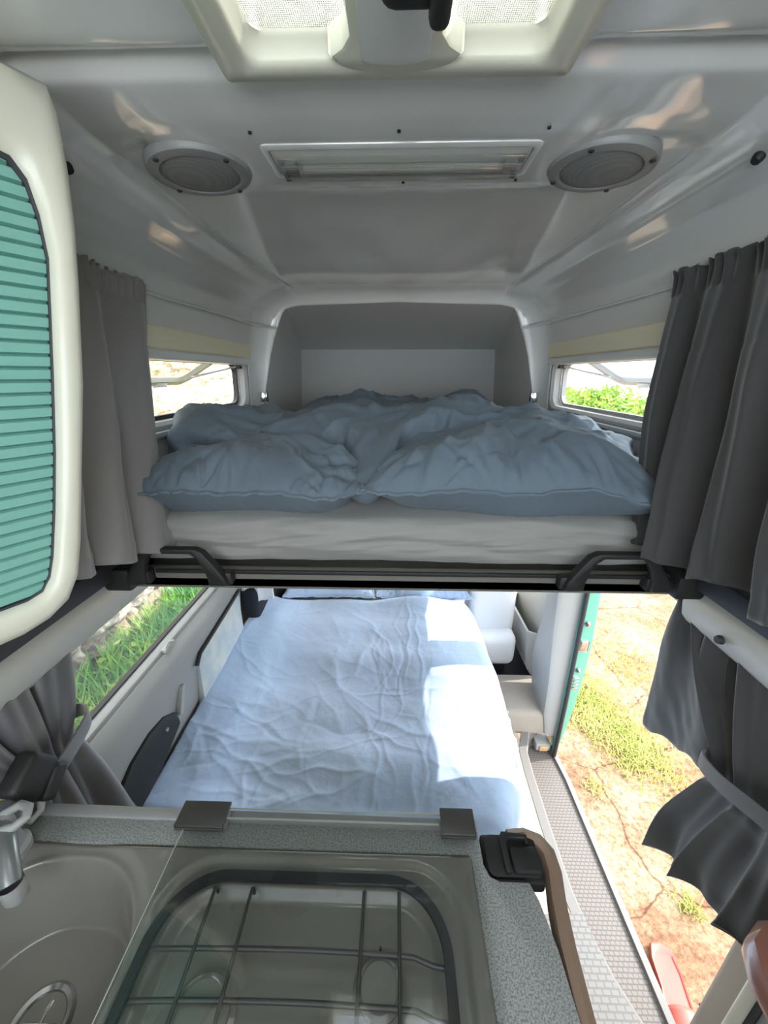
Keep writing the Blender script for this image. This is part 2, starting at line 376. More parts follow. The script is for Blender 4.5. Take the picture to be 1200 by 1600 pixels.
full_r = [(x, z) for x, z in hr] + [(-x, z) for x, z in hr[-2::-1]]
iWB, iWT, iRod = SUB[0], SUB[0] + SUB[1], SUB[0] + SUB[1] + SUB[2] + SUB[3]
def smooth(a, b, x):
    t = min(1, max(0, (x - a) / (b - a))); return t * t * (3 - 2 * t)
YW0, YW1 = .50, 1.90      # window opening along the van
ys = list(np.arange(-1.0, .30, .05)) + list(np.arange(.30, YW1 + 1e-6, .0125)); ys = sorted(set([round(float(y), 4) for y in ys] + [YW0, YW1]))
rows = [(y, 0.) for y in ys] + [(1.90 + .10 * math.sin(a), 1 - math.cos(a)) for a in np.linspace(.12, math.pi / 2, 12)]
V = []
for y, wr in rows:
    tp0 = smooth(1.2, 1.9, y) * .018
    for (px, pz), (rx, rz) in zip(full_p, full_r):
        s = 1 if px >= 0 else -1; ax = abs(px)
        x = ax - tp0 * min(1, ax / .4); z = pz
        if z > 1.90:
            k = smooth(1.93, 1.975, z) 
            # slight rise ahead of the transverse crease
            z += max(0, .757 - y) * .10 * k
            # raised central panel between light and header
            if y > .93: z += .012 * (1 - smooth(.25 + .20 * (y - .9), .33 + .20 * (y - .9), ax)) * smooth(.93, 1.02, y)
            # transverse channels either side of the hatch
            if ax > .19: z += .018 * math.exp(-((y - .642) / .012) ** 2) * smooth(.19, .23, ax) * k
            # longitudinal groove
            if .70 < y: z += .007 * math.exp(-((ax - .505) / .007) ** 2) * smooth(.80, .90, y)
            if y < 1.0: z += .003 * math.exp(-((y - .757) / .005) ** 2) * k * (1 if ax < .42 else 0)
            # corner of the groove panel
            if ax > .40: z += .0045 * math.exp(-((math.hypot(max(0, ax - .44), max(0, .87 - y)) - .065) / .006) ** 2) * (1 if y < .87 else 0)
        x = lerp(x, abs(rx), wr); z = lerp(z, rz, wr)
        V.append((s * x, y, z))
NU = len(full_p); NR = len(rows)
def in_win(i, j):
    y = rows[j][0]
    if not (YW0 - 1e-6 <= y < YW1 - 1e-6) or rows[j][1] > 0: return False
    return (iWB <= i < iWT) or (NU - 1 - iWT <= i < NU - 1 - iWB)
def in_hatch(i, j):
    y = rows[j][0]; x = full_p[i][0]
    return .12 < y < .61 and abs(x + .017) < .19 and full_p[i][1] > 1.97
def shell(name, sel, m):
    F_ = [f for j in range(NR - 1) for i in range(NU - 1) if sel(i) and not in_win(i, j) and not in_hatch(i, j) for f in [(j * NU + i, (j + 1) * NU + i, (j + 1) * NU + i + 1, j * NU + i + 1)]]
    used = sorted({v for f in F_ for v in f}); mp_ = {v: k for k, v in enumerate(used)}
    o = mesh_obj(name, [V[v] for v in used], [[mp_[v] for v in f] for f in F_], m)
    return struct(mod(o, 'SOLIDIFY', thickness=.02, offset=1))
ceil_o = shell('ceiling', lambda i: iRod <= i < NU - 1 - iRod, 'liner')
wr_o = shell('wall_right', lambda i: i < iRod, 'wallmat'); wl_o = shell('wall_left', lambda i: i >= NU - 1 - iRod, 'wallmat')
# over-cab alcove lining
def alcove():
    rim = [(x, 2.0, z) for x, z in full_r]
    back = []
    for (x, z) in full_r:
        s = 1 if x >= 0 else -1; ax = abs(x)
        if z >= 1.915: bx = ax * 1.26 if ax < .478 else .603; bz = 1.768
        else:
            t = (z - 1.13) / (1.915 - 1.13); bx = .645 - .035 * t; bz = 1.13 + t * .635
        back.append((s * min(bx, .645), 2.62, bz))
    L_ = [[(a[0] * (1 if k else 1.0), lerp(a[1], b[1], k), lerp(a[2], b[2], k)) if False else tuple(lerp(a[q], b[q], k) for q in range(3)) for a, b in zip(rim, back)] for k in (0, .02, .25, .5, .75, .97, 1)]
    VV = [p for r in L_ for p in r]; n = len(rim); FF = grid_faces(n, len(L_))
    base = len(VV) - n; VV.append((0, 2.62, 1.13)); c = len(VV) - 1
    FF += [(base + i, base + i + 1, c) for i in range(n - 1)]
    return mesh_obj('wall_front', VV, FF, 'cave', smooth=True, auto=12)
struct(alcove())

# side windows of the high roof
def side_window(s, idx, cat):
    w_ = bpy.data.objects.new('window_%d' % idx, None); COL.objects.link(w_); w_.location = (s * .72, 1.2, 1.46); struct(w_)
    def loop(y0, y1, z0, z1, r, x): return [(s * (x + (z - 1.58) * -.04), y, z) for y, z in rrect(y0, y1, z0, z1, r, 6)]
    Y0, Y1 = YW0 + .0, YW1
    loftloops('window_frame', [loop(Y0 - .03, Y1 + .012, 1.435, 1.715, .06, .722), loop(Y0 - .03, Y1 + .012, 1.435, 1.715, .06, .706), loop(Y0 + .02, Y1 - .018, 1.475, 1.675, .05, .703), loop(Y0 + .03, Y1 - .028, 1.485, 1.668, .05, .715), loop(Y0 + .03, Y1 - .028, 1.485, 1.668, .05, .745)], 'lightgrey', w_)
    loftloops('rubber_seal', [loop(Y0 + .028, Y1 - .026, 1.483, 1.670, .05, .746), loop(Y0 + .028, Y1 - .026, 1.483, 1.670, .05, .765), loop(Y0 + .045, Y1 - .043, 1.498, 1.66, .045, .765), loop(Y0 + .045, Y1 - .043, 1.498, 1.66, .045, .746), loop(Y0 + .028, Y1 - .026, 1.483, 1.670, .05, .746)], 'rubber' if s < 0 else 'greyplastic', w_)
    # awning pane: hinged along the top, swung outwards
    hx, hz = .775, 1.69; ang = math.radians(60)
    def sw(y, d, off=0): return (s * (hx + math.sin(ang) * d + off * math.cos(ang)), y, hz - math.cos(ang) * d + off * math.sin(ang))
    outl = rrect(Y0 + .06, Y1 - .12, 0, .215, .05, 7)
    pane = bpy.data.objects.new('pane_holder', None); 
    bm = bmesh.new(); a = [bm.verts.new(sw(y, d, .004)) for y, d in outl]; b = [bm.verts.new(sw(y, d, 0)) for y, d in outl]
    bm.faces.new(a)
    p = bm_obj('pane', bm, 'acrylic', w_)
    inn = rrect(Y0 + .085, Y1 - .148, .016, .187, .03, 7)
    loftloops('pane_frame', [[sw(y, d, -.006) for y, d in outl], [sw(y, d, .014) for y, d in outl], [sw(y, d, .014) for y, d in inn], [sw(y, d, -.006) for y, d in inn], [sw(y, d, -.006) for y, d in outl]], 'olive' if s < 0 else 'flangegrey', w_)
    # catch on the lower edge and stay arm
    for yy in (1.58, 1.05):
        bm = bmesh.new(); q = sw(yy, .205, -.012); 
        add_box(bm, q[0] - .012, q[0] + .012, yy - .035, yy + .035, q[2] - .006, q[2] + .012, .004)
        add_box(bm, q[0] - .008, q[0] + .008, yy - .055, yy - .02, q[2] + .004, q[2] + .014, .003)
        bm_obj('catch', bm, 'greyplastic' if s < 0 else 'lightgrey', w_)
    e = sw(Y1 - .15, .15, -.008)
    tube('stay_arm', [(s * .735, Y1 - .055, 1.655), e], .005, 'lightgrey', w_)
    box('stay_bracket', *sorted((s * .715, s * .745)), Y1 - .06, Y1 - .028, 1.645, 1.665, 'black', w_, bev=.003)
    # cream roller blind case above the window, with its pull bar
    pts = [(.722, 1.690), (.700, 1.690), (.694, 1.695), (.686, 1.748), (.69, 1.752), (.716, 1.754)]
    prism('blind_case', [(s * x, z) for x, z in pts], Y0 - .05, Y1 + .045, 'blind', w_, axis='y')
    pts = [(.722, 1.660), (.695, 1.662), (.690, 1.668), (.690, 1.684), (.695, 1.689), (.72, 1.689)]
    prism('pull_bar', [(s * x, z) for x, z in pts], Y0 - .05, Y1 + .03, 'white_plastic', w_, axis='y')
    box('sill_strip', *sorted((s * .69, s * .722)), Y0 - .05, Y1 + .02, 1.447, 1.462, 'lightgrey', w_, bev=.003)
    return w_
side_window(-1, 1, 'left'); side_window(1, 2, 'right')
for s, sn in ((-1, 'left'), (1, 'right')):
    rod = tube('curtain_wire', [(s * .680, 1.10, 1.826), (s * .678, 1.2, 1.826), (s * .662, 1.5, 1.829), (s * .60, 1.965, 1.835)], .003, 'white_plastic', seg=8)
    tag(rod, 'thin white curtain wire along the %s wall above the %s roof window' % (sn, sn), 'curtain rail')
    h = thing('latch_clip', 'small silver clip on the %s edge of the alcove opening' % sn, 'clip', (s * .668, 1.985, 1.50))
    box('clip_plate', s * .662 - .017, s * .662 + .017, 1.955, 1.985, 1.492, 1.538, 'chrome', h, bev=.003)
    tube('clip_pin', [(s * .652, 1.965, 1.488), (s * .652, 1.965, 1.532)], .005, 'white_plastic', h)
    k = lathe('wall_bolt', [(0, -.006), (.007, -.006), (.009, 0), (.009, .004), (0, .004)], (s * .575 , .80, 1.952), 'black', rot=Matrix.Rotation(math.radians(s * 35), 4, 'Y'), seg=16)
    tag(k, 'small dark bolt head in the %s ceiling corner' % sn, 'bolt')

# lower body: long rails under the roof edge, sills, sides
for s, nm in ((-1, 'trim_1'), (1, 'trim_2')):
    pr_ = [(.745, 1.03), (.728, 1.035), (.712, 1.055), (.705, 1.09), (.708, 1.12), (.722, 1.145), (.76, 1.15), (.76, 1.03)]
    y1 = 1.52 if s < 0 else .845
    o = prism(nm, [(s * x, z) for x, z in pr_], -1.0, y1, 'silver', axis='y', bev=.004); struct(o)
    o = prism('trim_%d' % (3 if s < 0 else 4), [(s * x, z) for x, z in [(.69, 1.15), (.69, 1.20), (.72, 1.20), (.76, 1.15)]], -1.0, 1.5, 'rubber', axis='y', bev=.003); struct(o)
o = prism('trim_5', [(x, z) for x, z in [(.765, 1.04), (.745, 1.05), (.738, 1.09), (.746, 1.128), (.750, 1.18), (.78, 1.18), (.78, 1.04)]], .855, 2.6, 'lightgrey', axis='y', bev=.004); struct(o)
o = prism('trim_6', [(x, z) for x, z in [(-.765, 1.04), (-.745, 1.05), (-.738, 1.09), (-.746, 1.128), (-.750, 1.18), (-.78, 1.18), (-.78, 1.04)]], 1.53, 2.6, 'lightgrey', axis='y', bev=.004); struct(o)
q = lathe('rail_button', [(0, .006), (.008, .006), (.010, 0), (.010, -.004), (0, -.004)], (.700, .715, 1.075), 'rubber', rot=Matrix.Rotation(math.radians(-90), 4, 'Y'), seg=16)
tag(q, 'round dark plastic plug on the right hand roof rail', 'plug')
# lower left side panel: sill, window, pocket
def left_side():
    pr_ = [(-.79, 0), (-.73, 0), (-.735, .30), (-.722, .50), (-.712, .62), (-.705, .70), (-.712, .755), (-.735, .785), (-.765, .79), (-.79, .79)]
    o = prism('wall_left', pr_, -1.0, 1.50, 'sidegrey', axis='y', bev=.004); struct(o)
    w_ = bpy.data.objects.new('window_3', None); COL.objects.link(w_); w_.location = (-.765, 1, .79); struct(w_)
    prism('window_frame', [(-.775, .775), (-.742, .783), (-.742, .797), (-.775, .808)], -.6, 1.49, 'greyplastic', w_, axis='y', bev=.002)
    prism('rubber_seal', [(-.778, .80), (-.764, .80), (-.764, .81), (-.778, .812)], -.6, 1.49, 'rubber', w_, axis='y')
    box('front_post', -.785, -.735, 1.485, 1.56, .60, 1.06, 'lightgrey', w_, bev=.012)
    bm = bmesh.new(); vs = [bm.verts.new(p) for p in ((-.772, -.6, .80), (-.772, 1.49, .80), (-.772, 1.49, 1.05), (-.772, -.6, 1.05))]; bm.faces.new(vs)
    bm_obj('pane', bm, 'glass', w_)
    c = thing('window_catch', 'small grey catch on the sill of the lower left window', 'catch', (-.735, 1.0, .79))
    box('catch_body', -.748, -.728, .975, 1.03, .785, .80, 'greyplastic', c, bev=.004); tube('catch_loop', [(-.735, .985, .80), (-.733, 1.0, .81), (-.733, 1.02, .80)], .003, 'lightgrey', c)
    # pocket panel, mottled cloth with a black top strip
    t = thing('side_pocket', 'pale mottled fabric side panel with black top strip below the left window', 'panel', (-.71, 1.25, .5))
    cp_ = prism('cloth_panel', [(1.075, .44), (1.085, .635), (1.10, .672), (1.44, .705), (1.47, .69), (1.47, .44)], -.725, -.700, 'fabricpanel', t, bev=.004, axis='x')
    tube('top_strip', [(-.700, 1.07, .655), (-.698, 1.10, .685), (-.698, 1.30, .700), (-.700, 1.48, .714)], .007, 'black', t)
    # black armrest like cover further back
    pts = [(.62, .56), (.66, .615), (.72, .645), (.80, .655), (.87, .64), (.925, .60), (.93, .55), (.80, .50), (.66, .48), (.60, .48)]
    a = thing('side_cover', 'glossy black curved plastic cover low on the left wall beside the bed', 'cover', (-.71, .77, .5))
    cs_ = prism('cover_shell', pts, -.728, -.700, 'black', a, bev=.006, axis='x')
    for yy, zz in ((.65, .545), (.86, .60)): lathe('cover_screw', [(0, .004), (.006, .003), (.007, 0)], (-.698, yy, zz), 'chrome', cs_, rot=Matrix.Rotation(math.pi / 2, 4, 'Y'), seg=12)
    prism('wall_rib', [(.93, .58), (.97, .66), (.985, .66), (.95, .57)], -.715, -.697, 'lightgrey', None, bev=.003, axis='x')
left_side(); struct(bpy.data.objects['wall_rib']); bpy.data.objects['wall_rib'].name = 'trim_7'
b = box('trim_8', -.80, -.735, -.3, .50, .87, 1.05, 'silver', bev=.015); struct(b)

# floor, step, pillars on the door side
o = box('floor', -.76, .585, -1.0, 1.40, -.03, 0, 'floor', bev=0); struct(o)
o = box('floor', -.80, .80, 1.64, 2.9, -.03, -.004, 'navy', bev=0); struct(o)
def step():
    t = bpy.data.objects.new('trim_9', None); COL.objects.link(t); t.location = (.66, 1.0, -.12); struct(t)
    prism('tread_plate', [(.60, 1.44), (.76, 1.42), (.775, 1.2), (.78, .45), (.58, .45), (.58, 1.3)], -.14, -.115, 'tread', t)
    # curb between the tread and the floor, bowed inwards at the rear
    path = [(.70, .40, -.012), (.655, .50, -.012), (.615, .60, -.012), (.592, .70, -.012), (.580, .80, -.012), (.580, 1.0, -.012), (.585, 1.2, -.012), (.592, 1.30, -.012), (.64, 1.42, -.012), (.70, 1.455, -.012)]
    sweep('curb', path, [(-.022, .014), (.010, .014), (.016, .008), (.018, -.115), (-.022, -.115)], 'stepgrey', t)
    sweep('outer_lip', [(.785, .42, -.115), (.785, .8, -.115), (.785, 1.25, -.115), (.77, 1.42, -.115)], [(-.014, 0), (-.010, .012), (.010, .012), (.016, 0), (.016, -.10), (-.014, -.10)], 'stepgrey', t)
    box('lamp_surround', .685, .755, 1.385, 1.45, -.10, -.06, 'greyplastic', t, bev=.006); box('courtesy_lamp', .70, .74, 1.378, 1.39, -.095, -.065, 'amber', t, bev=.003)
step()
o = prism('trim_10', [(.30, -.3), (.30, .72), (.60, .74), (.62, .60), (.66, .50), (.70, .40), (.70, -.3)], -.01, .006, 'tile'); struct(o)
o = box('trim_11', .45, .74, 1.40, 1.66, -.02, .12, 'carpet', bev=.025, seg=4); struct(o)
def bpillar():
    t = bpy.data.objects.new('door_1', None); COL.objects.link(t); t.location = (.74, 1.45, 0); struct(t)
    # inner cladding, widening downward
    L_ = []
    for z, x0, y1 in ((.0, .715, 1.50), (.12, .695, 1.56), (.30, .690, 1.60), (.45, .68, 1.56), (.6, .67, 1.50), (.85, .66, 1.475), (1.12, .67, 1.47)):
        L_.append([(x0 + .004, 1.395, z), (x0, 1.42, z), (x0, y1, z), (x0 + .02, y1 + .03, z), (.775, y1 + .03, z), (.775, 1.385, z), (x0 + .02, 1.385, z)])
    loftloops('pillar_cladding', L_, 'lightgrey', t, True, True)
    # green painted jamb with bulging outline
    pts = [(.765, -.12), (.765, .2), (.765, 1.14), (.80, 1.14), (.818, .95), (.832, .75), (.838, .55), (.835, .38), (.822, .2), (.805, .05), (.78, -.10)]
    prism('green_jamb', pts, 1.375, 1.46, 'green', t, bev=.006, axis='y')
    tube('door_seal', [(.768, 1.366, -.12), (.768, 1.36, .2), (.766, 1.36, .7), (.764, 1.36, 1.12)], .009, 'rubber', t)
    for zz, w2 in ((.64, .011), (.40, .010)):
        lathe('striker', [(0, .012), (w2 * .5, .012), (w2, .004), (w2 * 1.2, 0)], (.800, 1.372, zz), 'chrome', t, seg=16, rot=Matrix.Rotation(math.pi / 2, 4, 'X'))
    lathe('striker', [(0, .008), (.006, .008), (.010, .003), (.012, 0)], (.802, 1.372, .835), 'chrome', t, seg=16, rot=Matrix.Rotation(math.pi / 2, 4, 'X'))
    lathe('striker', [(0, .008), (.006, .008), (.010, .003), (.012, 0)], (.802, 1.372, .805), 'chrome', t, seg=16, rot=Matrix.Rotation(math.pi / 2, 4, 'X'))
    for k in range(4): box('contact', .785, .81, 1.366, 1.378, .30 + .018 * k, .308 + .018 * k, 'chrome', t, bev=.002)
    box('latch_plate', .782, .822, 1.368, 1.378, .50, .56, 'chrome', t, bev=.008)
bpillar()
def cabdoor():
    t = bpy.data.objects.new('door_2', None); COL.objects.link(t); t.location = (.79, 1.9, 0); struct(t)
    prism('door_card', [(.80, .0), (.77, .05), (.765, .45), (.78, .60), (.82, .62), (.84, .0)], 1.64, 2.5, 'doorgrey', t, axis='y', bev=.006)
    L_ = []
    for z, k in ((.06, .4), (.10, .75), (.20, 1), (.34, 1.12)):
        L_.append([(.775, 1.68, z), (.775 - .07 * k, 1.72, z), (.775 - .075 * k, 2.05, z), (.775, 2.12, z)])
    L2 = [[(x + (.006 if x < .77 else 0), y, .34) for x, y, z in L_[-1]], [(x + .01, y, .2) for x, y, z in L_[-2]]]
    loftloops('map_pocket', L_ + [[(lerp(x, .775, .15), lerp(y, 1.9, .04), .34) for x, y, z in L_[-1]], [(lerp(x, .775, .2), lerp(y, 1.9, .04), .12) for x, y, z in L_[-1]]], 'doorgrey', t, True, True)
cabdoor()
o = box('wall_left', -.80, -.75, 1.56, 2.9, 0, .78, 'doorgrey', bev=.01); struct(o)
# rear jamb of the sliding door opening and panel behind it
o = box('door_4', .845, .93, -.75, .545, -.25, 1.10, 'green', bev=.03, seg=4); struct(o)
o = prism('trim_12', [(.70, .47), (.775, .505), (.80, .49), (.80, .36), (.70, .36)], -.45, 1.03, 'beige', bev=.008); struct(o)
for zz in (.12, -.05): 
    q = lathe('jamb_plug', [(0, .006), (.008, .005), (.009, 0)], (.778, .512, zz), 'rubber', rot=Matrix.Rotation(-math.pi / 2, 4, 'X'), seg=12)
    tag(q, 'small dark rubber plug on the beige door post, %s one' % ('upper' if zz > 0 else 'lower'), 'plug')
o = box('wall_right', .72, .80, -1.0, .37, -.1, 1.05, 'beige', bev=.01); struct(o)

rd = box('rear_light_blocker', -.76, .76, -1.05, -1.0, -.1, 1.30, 'lightgrey', bev=.01); struct(rd)  # unseen rear panel, added and sized to cut fill light from behind
# ------------------------------------------------------------------ ROOF HATCH
def hatch():
    cx = -.015; t = thing('roof_hatch', 'cream framed roof hatch with two insect screens and a black knob', 'skylight', (cx, .40, 1.98))
    def L(x0, x1, y0, y1, r, z): return [(x, y, z) for x, y in rrect(x0, x1, y0, y1, r, 5)]
    x0, x1, y0, y1 = cx - .216, cx + .216, .08, .642
    loftloops('hatch_frame', [L(x0, x1, y0, y1, .006, 2.03), L(x0, x1, y0, y1, .006, 1.974), L(x0 + .003, x1 - .003, y0 + .003, y1 - .003, .006, 1.970), L(x0 + .034, x1 - .034, y0 + .036, y1 - .028, .016, 1.968), L(x0 + .040, x1 - .040, y0 + .042, y1 - .032, .018, 1.975), L(x0 + .043, x1 - .043, y0 + .045, y1 - .037, .018, 1.990), L(x0 + .047, x1 - .047, y0 + .048, y1 - .041, .02, 1.993), L(x0 + .048, x1 - .048, y0 + .048, y1 - .042, .02, 2.06)], 'cream', t, auto=60)
    pts = [(cx - .052, .08), (cx - .052, .568), (cx - .062, .585), (cx - .078, .598)]
    for k in range(0, 13):
        a = math.pi * (1 - k / 12); pts.append((cx + .074 * math.cos(a), .600 + .026 * math.sin(a)))
    pts += [(cx + .078, .598), (cx + .062, .585), (cx + .052, .568), (cx + .052, .08)]
    prism('centre_bar', pts, 1.9665, 2.02, 'cream', t, bev=.005)
    pts = [(cx - .040, .20), (cx - .040, .592)] + [(cx + .040 * math.cos(math.pi * (1 - k / 8)), .592 + .012 * math.sin(math.pi * k / 8)) for k in range(1, 8)] + [(cx + .040, .592), (cx + .040, .20)]
    prism('bar_cover', pts, 1.962, 1.970, 'white_plastic', t, bev=.0025)
    for s in (-1, 1):
        a, b = (cx - .17, cx - .05) if s < 0 else (cx + .05, cx + .17)
        bm = bmesh.new(); vs = [bm.verts.new(p) for p in ((a, .12, 1.996), (b, .12, 1.996), (b, .603, 1.996), (a, .603, 1.996))]; bm.faces.new(vs); bm_obj('insect_screen', bm, 'screen', t)
    loftloops('dome', [L(x0 + .03, x1 - .03, y0 + .03, y1 - .03, .04, 2.06), L(x0 + .03, x1 - .03, y0 + .03, y1 - .03, .04, 2.09), L(x0 + .08, x1 - .08, y0 + .08, y1 - .08, .04, 2.12)], 'dome', t, cap1=True)
    bm = bmesh.new()
    add_box(bm, cx - .016, cx + .044, .395, .484, 1.925, 1.964, .016, 4)
    add_box(bm, cx + .030, cx + .050, .40, .490, 1.918, 1.95, .008, 3)
    bm_obj('knob', bm, 'black', t)
hatch()

# ------------------------------------------------------------------ ROOF LIGHT
def rooflight():
    t = thing('roof_light', 'long clear ribbed ceiling light between the two round speakers', 'ceiling light', (-.008, .855, 1.985))
    x0, x1, y0, y1 = -.232, .217, .812, .908
    def L(i, r, z): return [(x, y, z) for x, y in rrect(x0 + i, x1 - i, y0 + i, y1 - i, r, 4)]
    loftloops('surround', [L(-.014, .012, 1.986), L(-.012, .012, 1.9785), L(-.004, .010, 1.9755), L(0, .008, 1.9765), L(0.001, .008, 1.99)], 'liner', t)
    bm = bmesh.new(); add_box(bm, x0 + .003, x1 - .003, y0 + .003, y1 - .003, 1.9775, 1.9785, 0); bm_obj('reflector', bm, 'reflector', t)
    # ribbed lens
    n = 72; VV = []; ny = 61
    ysn = np.linspace(y0 + .004, y1 - .004, ny)
    for i, x in enumerate((x0 + .006, x0 + .012, x1 - .012, x1 - .006)):
        for y in ysn:
            e = min(1, min(y - y0, y1 - y) / .02); e2 = 0 if i in (0, 3) else 1
            VV.append((x, y, 1.978 - .014 * math.sqrt(max(0, 1 - (1 - e) ** 2)) * e2 - (.0012 * math.sin(y * 2600) if e >= 1 else 0) * e2))
    ln_ = mesh_obj('lens', VV, grid_faces(ny, 4), 'lens', t, auto=60)
    tube('light_tube', [(x0 + .05, .862, 1.972), (x1 - .05, .862, 1.972)], .005, 'filament', t, 12)
    for xx in (x0 + .028, x1 - .028):
        box('tube_holder', xx - .012, xx + .012, .850, .874, 1.968, 1.978, 'greyplastic', t, bev=.003)
    for xx in (x0 + .014, x1 - .014): lathe('end_screw', [(0, -.006), (.005, -.006), (.006, 0)], (xx, .885, 1.974), 'black', ln_, seg=12)
rooflight()
for x_, y_ in ((-.245, .765), (-.01, .768), (.222, .765), (-.225, .925), (.0, .94), (.22, .935)):
    q = lathe('ceiling_screw', [(0, -.002), (.0028, -.0015), (.003, .001)], (x_, y_, 1.979), 'black', seg=10)
    tag(q, 'tiny dark ceiling screw hole, %s one on the %s side of the roof light' % ('left' if x_ < -.1 else 'right' if x_ > .1 else 'middle', 'hatch' if y_ < .8 else 'alcove'), 'screw', 'screw holes around the roof light')

# ------------------------------------------------------------------ SPEAKERS
def speaker(cx, cy, tilt, label):
    t = thing('speaker', label, 'speaker', (cx, cy, 1.978))
    R_ = Matrix.Rotation(tilt, 4, 'Y')
    fl_ = lathe('flange', [(.092, .006), (.092, -.003), (.089, -.008), (.075, -.011), (.070, -.010), (.068, -.004)], (cx, cy, 1.978), 'flangegrey', t, 56, R_)
    lathe('grille', [(.070, -.006), (.066, -.009), (.058, -.011), (.040, -.0135), (.020, -.0145), (0, -.015)], (cx, cy, 1.978), 'grille', t, 56, R_)
    for k in range(4):
        a = math.radians(55 + 90 * k); v = R_ @ Vector((.082 * math.cos(a), .082 * math.sin(a), -.0105))
        lathe('screw', [(0, -.002), (.004, -.002), (.005, 0)], (cx + v.x, cy + v.y, 1.978 + v.z), 'black', fl_, 12, R_)
speaker(-.378, .876, math.radians(-3), 'round grey mesh speaker in the ceiling, left of the roof light')
speaker(.358, .880, math.radians(3), 'round grey mesh speaker in the ceiling, right of the roof light')

# ------------------------------------------------------------------ LEFT CABINET with roller shutter
def cabinet():
    p0 = np.array([-.47, .62]); d = np.array([.5, .866]); nrm = np.array([.866, -.5])
    def W(s, z, off=0): q = p0 + d * s + nrm * off; return (q[0], q[1], z)
    t = thing('wall_cabinet', 'cream wall cabinet with a rounded teal slatted roller shutter front', 'cabinet', W(-.2, 1.25))
    inner = [(-.50, 1.865), (-.051, 1.880), (-.040, 1.878), (-.028, 1.858), (-.024, 1.82), (-.026, 1.77), (-.042, 1.69), (-.059, 1.607), (-.080, 1.51), (-.101, 1.424), (-.120, 1.355), (-.131, 1.325), (-.145, 1.306), (-.165, 1.300), (-.198, 1.300), (-.50, 1.300)]
    outer = [(-.50, 1.975), (-.04, 1.975), (.020, 1.973), (.0245, 1.95), (.022, 1.89), (.014, 1.82), (.004, 1.755), (-.024, 1.606), (-.055, 1.48), (-.083, 1.365), (-.098, 1.315), (-.120, 1.280), (-.150, 1.262), (-.185, 1.253), (-.26, 1.25), (-.50, 1.25)]
    def mix(k, off): return [W(lerp(a[0], b[0], k), lerp(a[1], b[1], k), off) for a, b in zip(outer, inner)]
    def rs(loop, n=4):
        out = []
        for a, b in zip(loop[:-1], loop[1:]): out += [tuple(lerp(a[q], b[q], k / n) for q in range(3)) for k in range(n)]
        return out + [loop[-1]]
    deep = [W(a[0] - .0, a[1], -.33) for a in outer]
    deep = [(min(x, -.50) if False else max(x, -.72), y, z) for x, y, z in [W(a[0], a[1], -.30) for a in outer]]
    loftloops('carcass', [deep, mix(0, -.03), mix(0, -.008), mix(.10, .004), mix(.35, .008), mix(.75, .006), mix(.92, .000), mix(1, -.008), mix(1.02, -.025)], 'cream', t, auto=50)
    # shutter: slats across
    bm = bmesh.new(); z = 1.285; sh = .0172
    side = sorted([(q[1], q[0]) for q in inner[2:13]])
    def smax(zz): return float(np.interp(zz, [q[0] for q in side], [q[1] for q in side])) + .006
    while z < 1.89:
        for (za, zb, oa, ob) in ((z, z + .0022, -.020, -.0125), (z + .0022, z + .014, -.0125, -.0125), (z + .014, z + sh, -.0125, -.020)):
            vs = [bm.verts.new(W(-.52, za, oa)), bm.verts.new(W(smax(za), za, oa)), bm.verts.new(W(smax(zb), zb, ob)), bm.verts.new(W(-.52, zb, ob))]; bm.faces.new(vs)
        z += sh
    bm_obj('roller_shutter', bm, 'teal', t, auto=20)
    rim = [W(a[0] * 1, a[1], -.012) for a in inner]
    loftloops('shutter_seal', [mix(1.0, -.0075), mix(1.06, -.009), mix(1.06, -.02)], 'rubber', t)
cabinet()

# ------------------------------------------------------------------ CLOTH SOLVER
def vnoise(x, y, seed, n=5, f0=1.):
    """smooth pseudo noise from summed sines"""
    r = np.random.RandomState(seed); o = np.zeros_like(x)
    for k in range(n):
        a = r.uniform(0, 2 * math.pi); f = f0 * r.uniform(.6, 1.6); ph = r.uniform(0, 6.28)
        o += np.sin((x * math.cos(a) + y * math.sin(a)) * f * 2 * math.pi + ph)
    return o / math.sqrt(n)
def creases(X, Y, seed, n, box_, L_=(.08, .3), w_=(.004, .010), a_=(.002, .006), ang=None, spread=.5, fld=None):
    r = np.random.RandomState(seed); o = np.zeros_like(X)
    for k in range(n):
        x0 = r.uniform(box_[0], box_[1]); y0 = r.uniform(box_[2], box_[3])
        th = r.uniform(0, math.pi) if ang is None else (ang(x0, y0) if callable(ang) else ang) + r.normal(0, spread)
        L = r.uniform(*L_); wd = r.uniform(*w_); am = r.uniform(*a_) * (1 if r.uniform() < .75 else -.8); c = r.normal(0, 1.2)
        t = (X - x0) * math.cos(th) + (Y - y0) * math.sin(th); nn = -(X - x0) * math.sin(th) + (Y - y0) * math.cos(th)
        m_ = (np.abs(t) < L) & (np.abs(nn) < .12)
        tt = t[m_]; n2 = nn[m_] - c * tt ** 2 - .006 * np.sin(tt * 40 + k)
        tap = (1 - (tt / L) ** 2) ** 1.5; ww = wd * (1 + .8 * tt / L)
        asym = np.where(n2 > 0, 1., 2.4)
        prof = np.exp(-np.sqrt((n2 * asym / ww) ** 2 + .05)) - .35 * np.exp(-((n2 - 2.2 * ww) / (2.2 * ww)) ** 2)
        o[m_] += am * tap * prof
    return o
def crumple(X, Y, seed, f0, a0, oct_=3):
    o = np.zeros_like(X); wx = X + .05 * vnoise(X, Y, seed + 90, 5, 3); wy = Y + .05 * vnoise(X, Y, seed + 91, 5, 3)
    for k in range(oct_):
        v = vnoise(wx, wy, seed + k, 6, f0 * 1.9 ** k); o += a0 * .55 ** k * (1 - np.sqrt(v * v + .01)) 
    return o
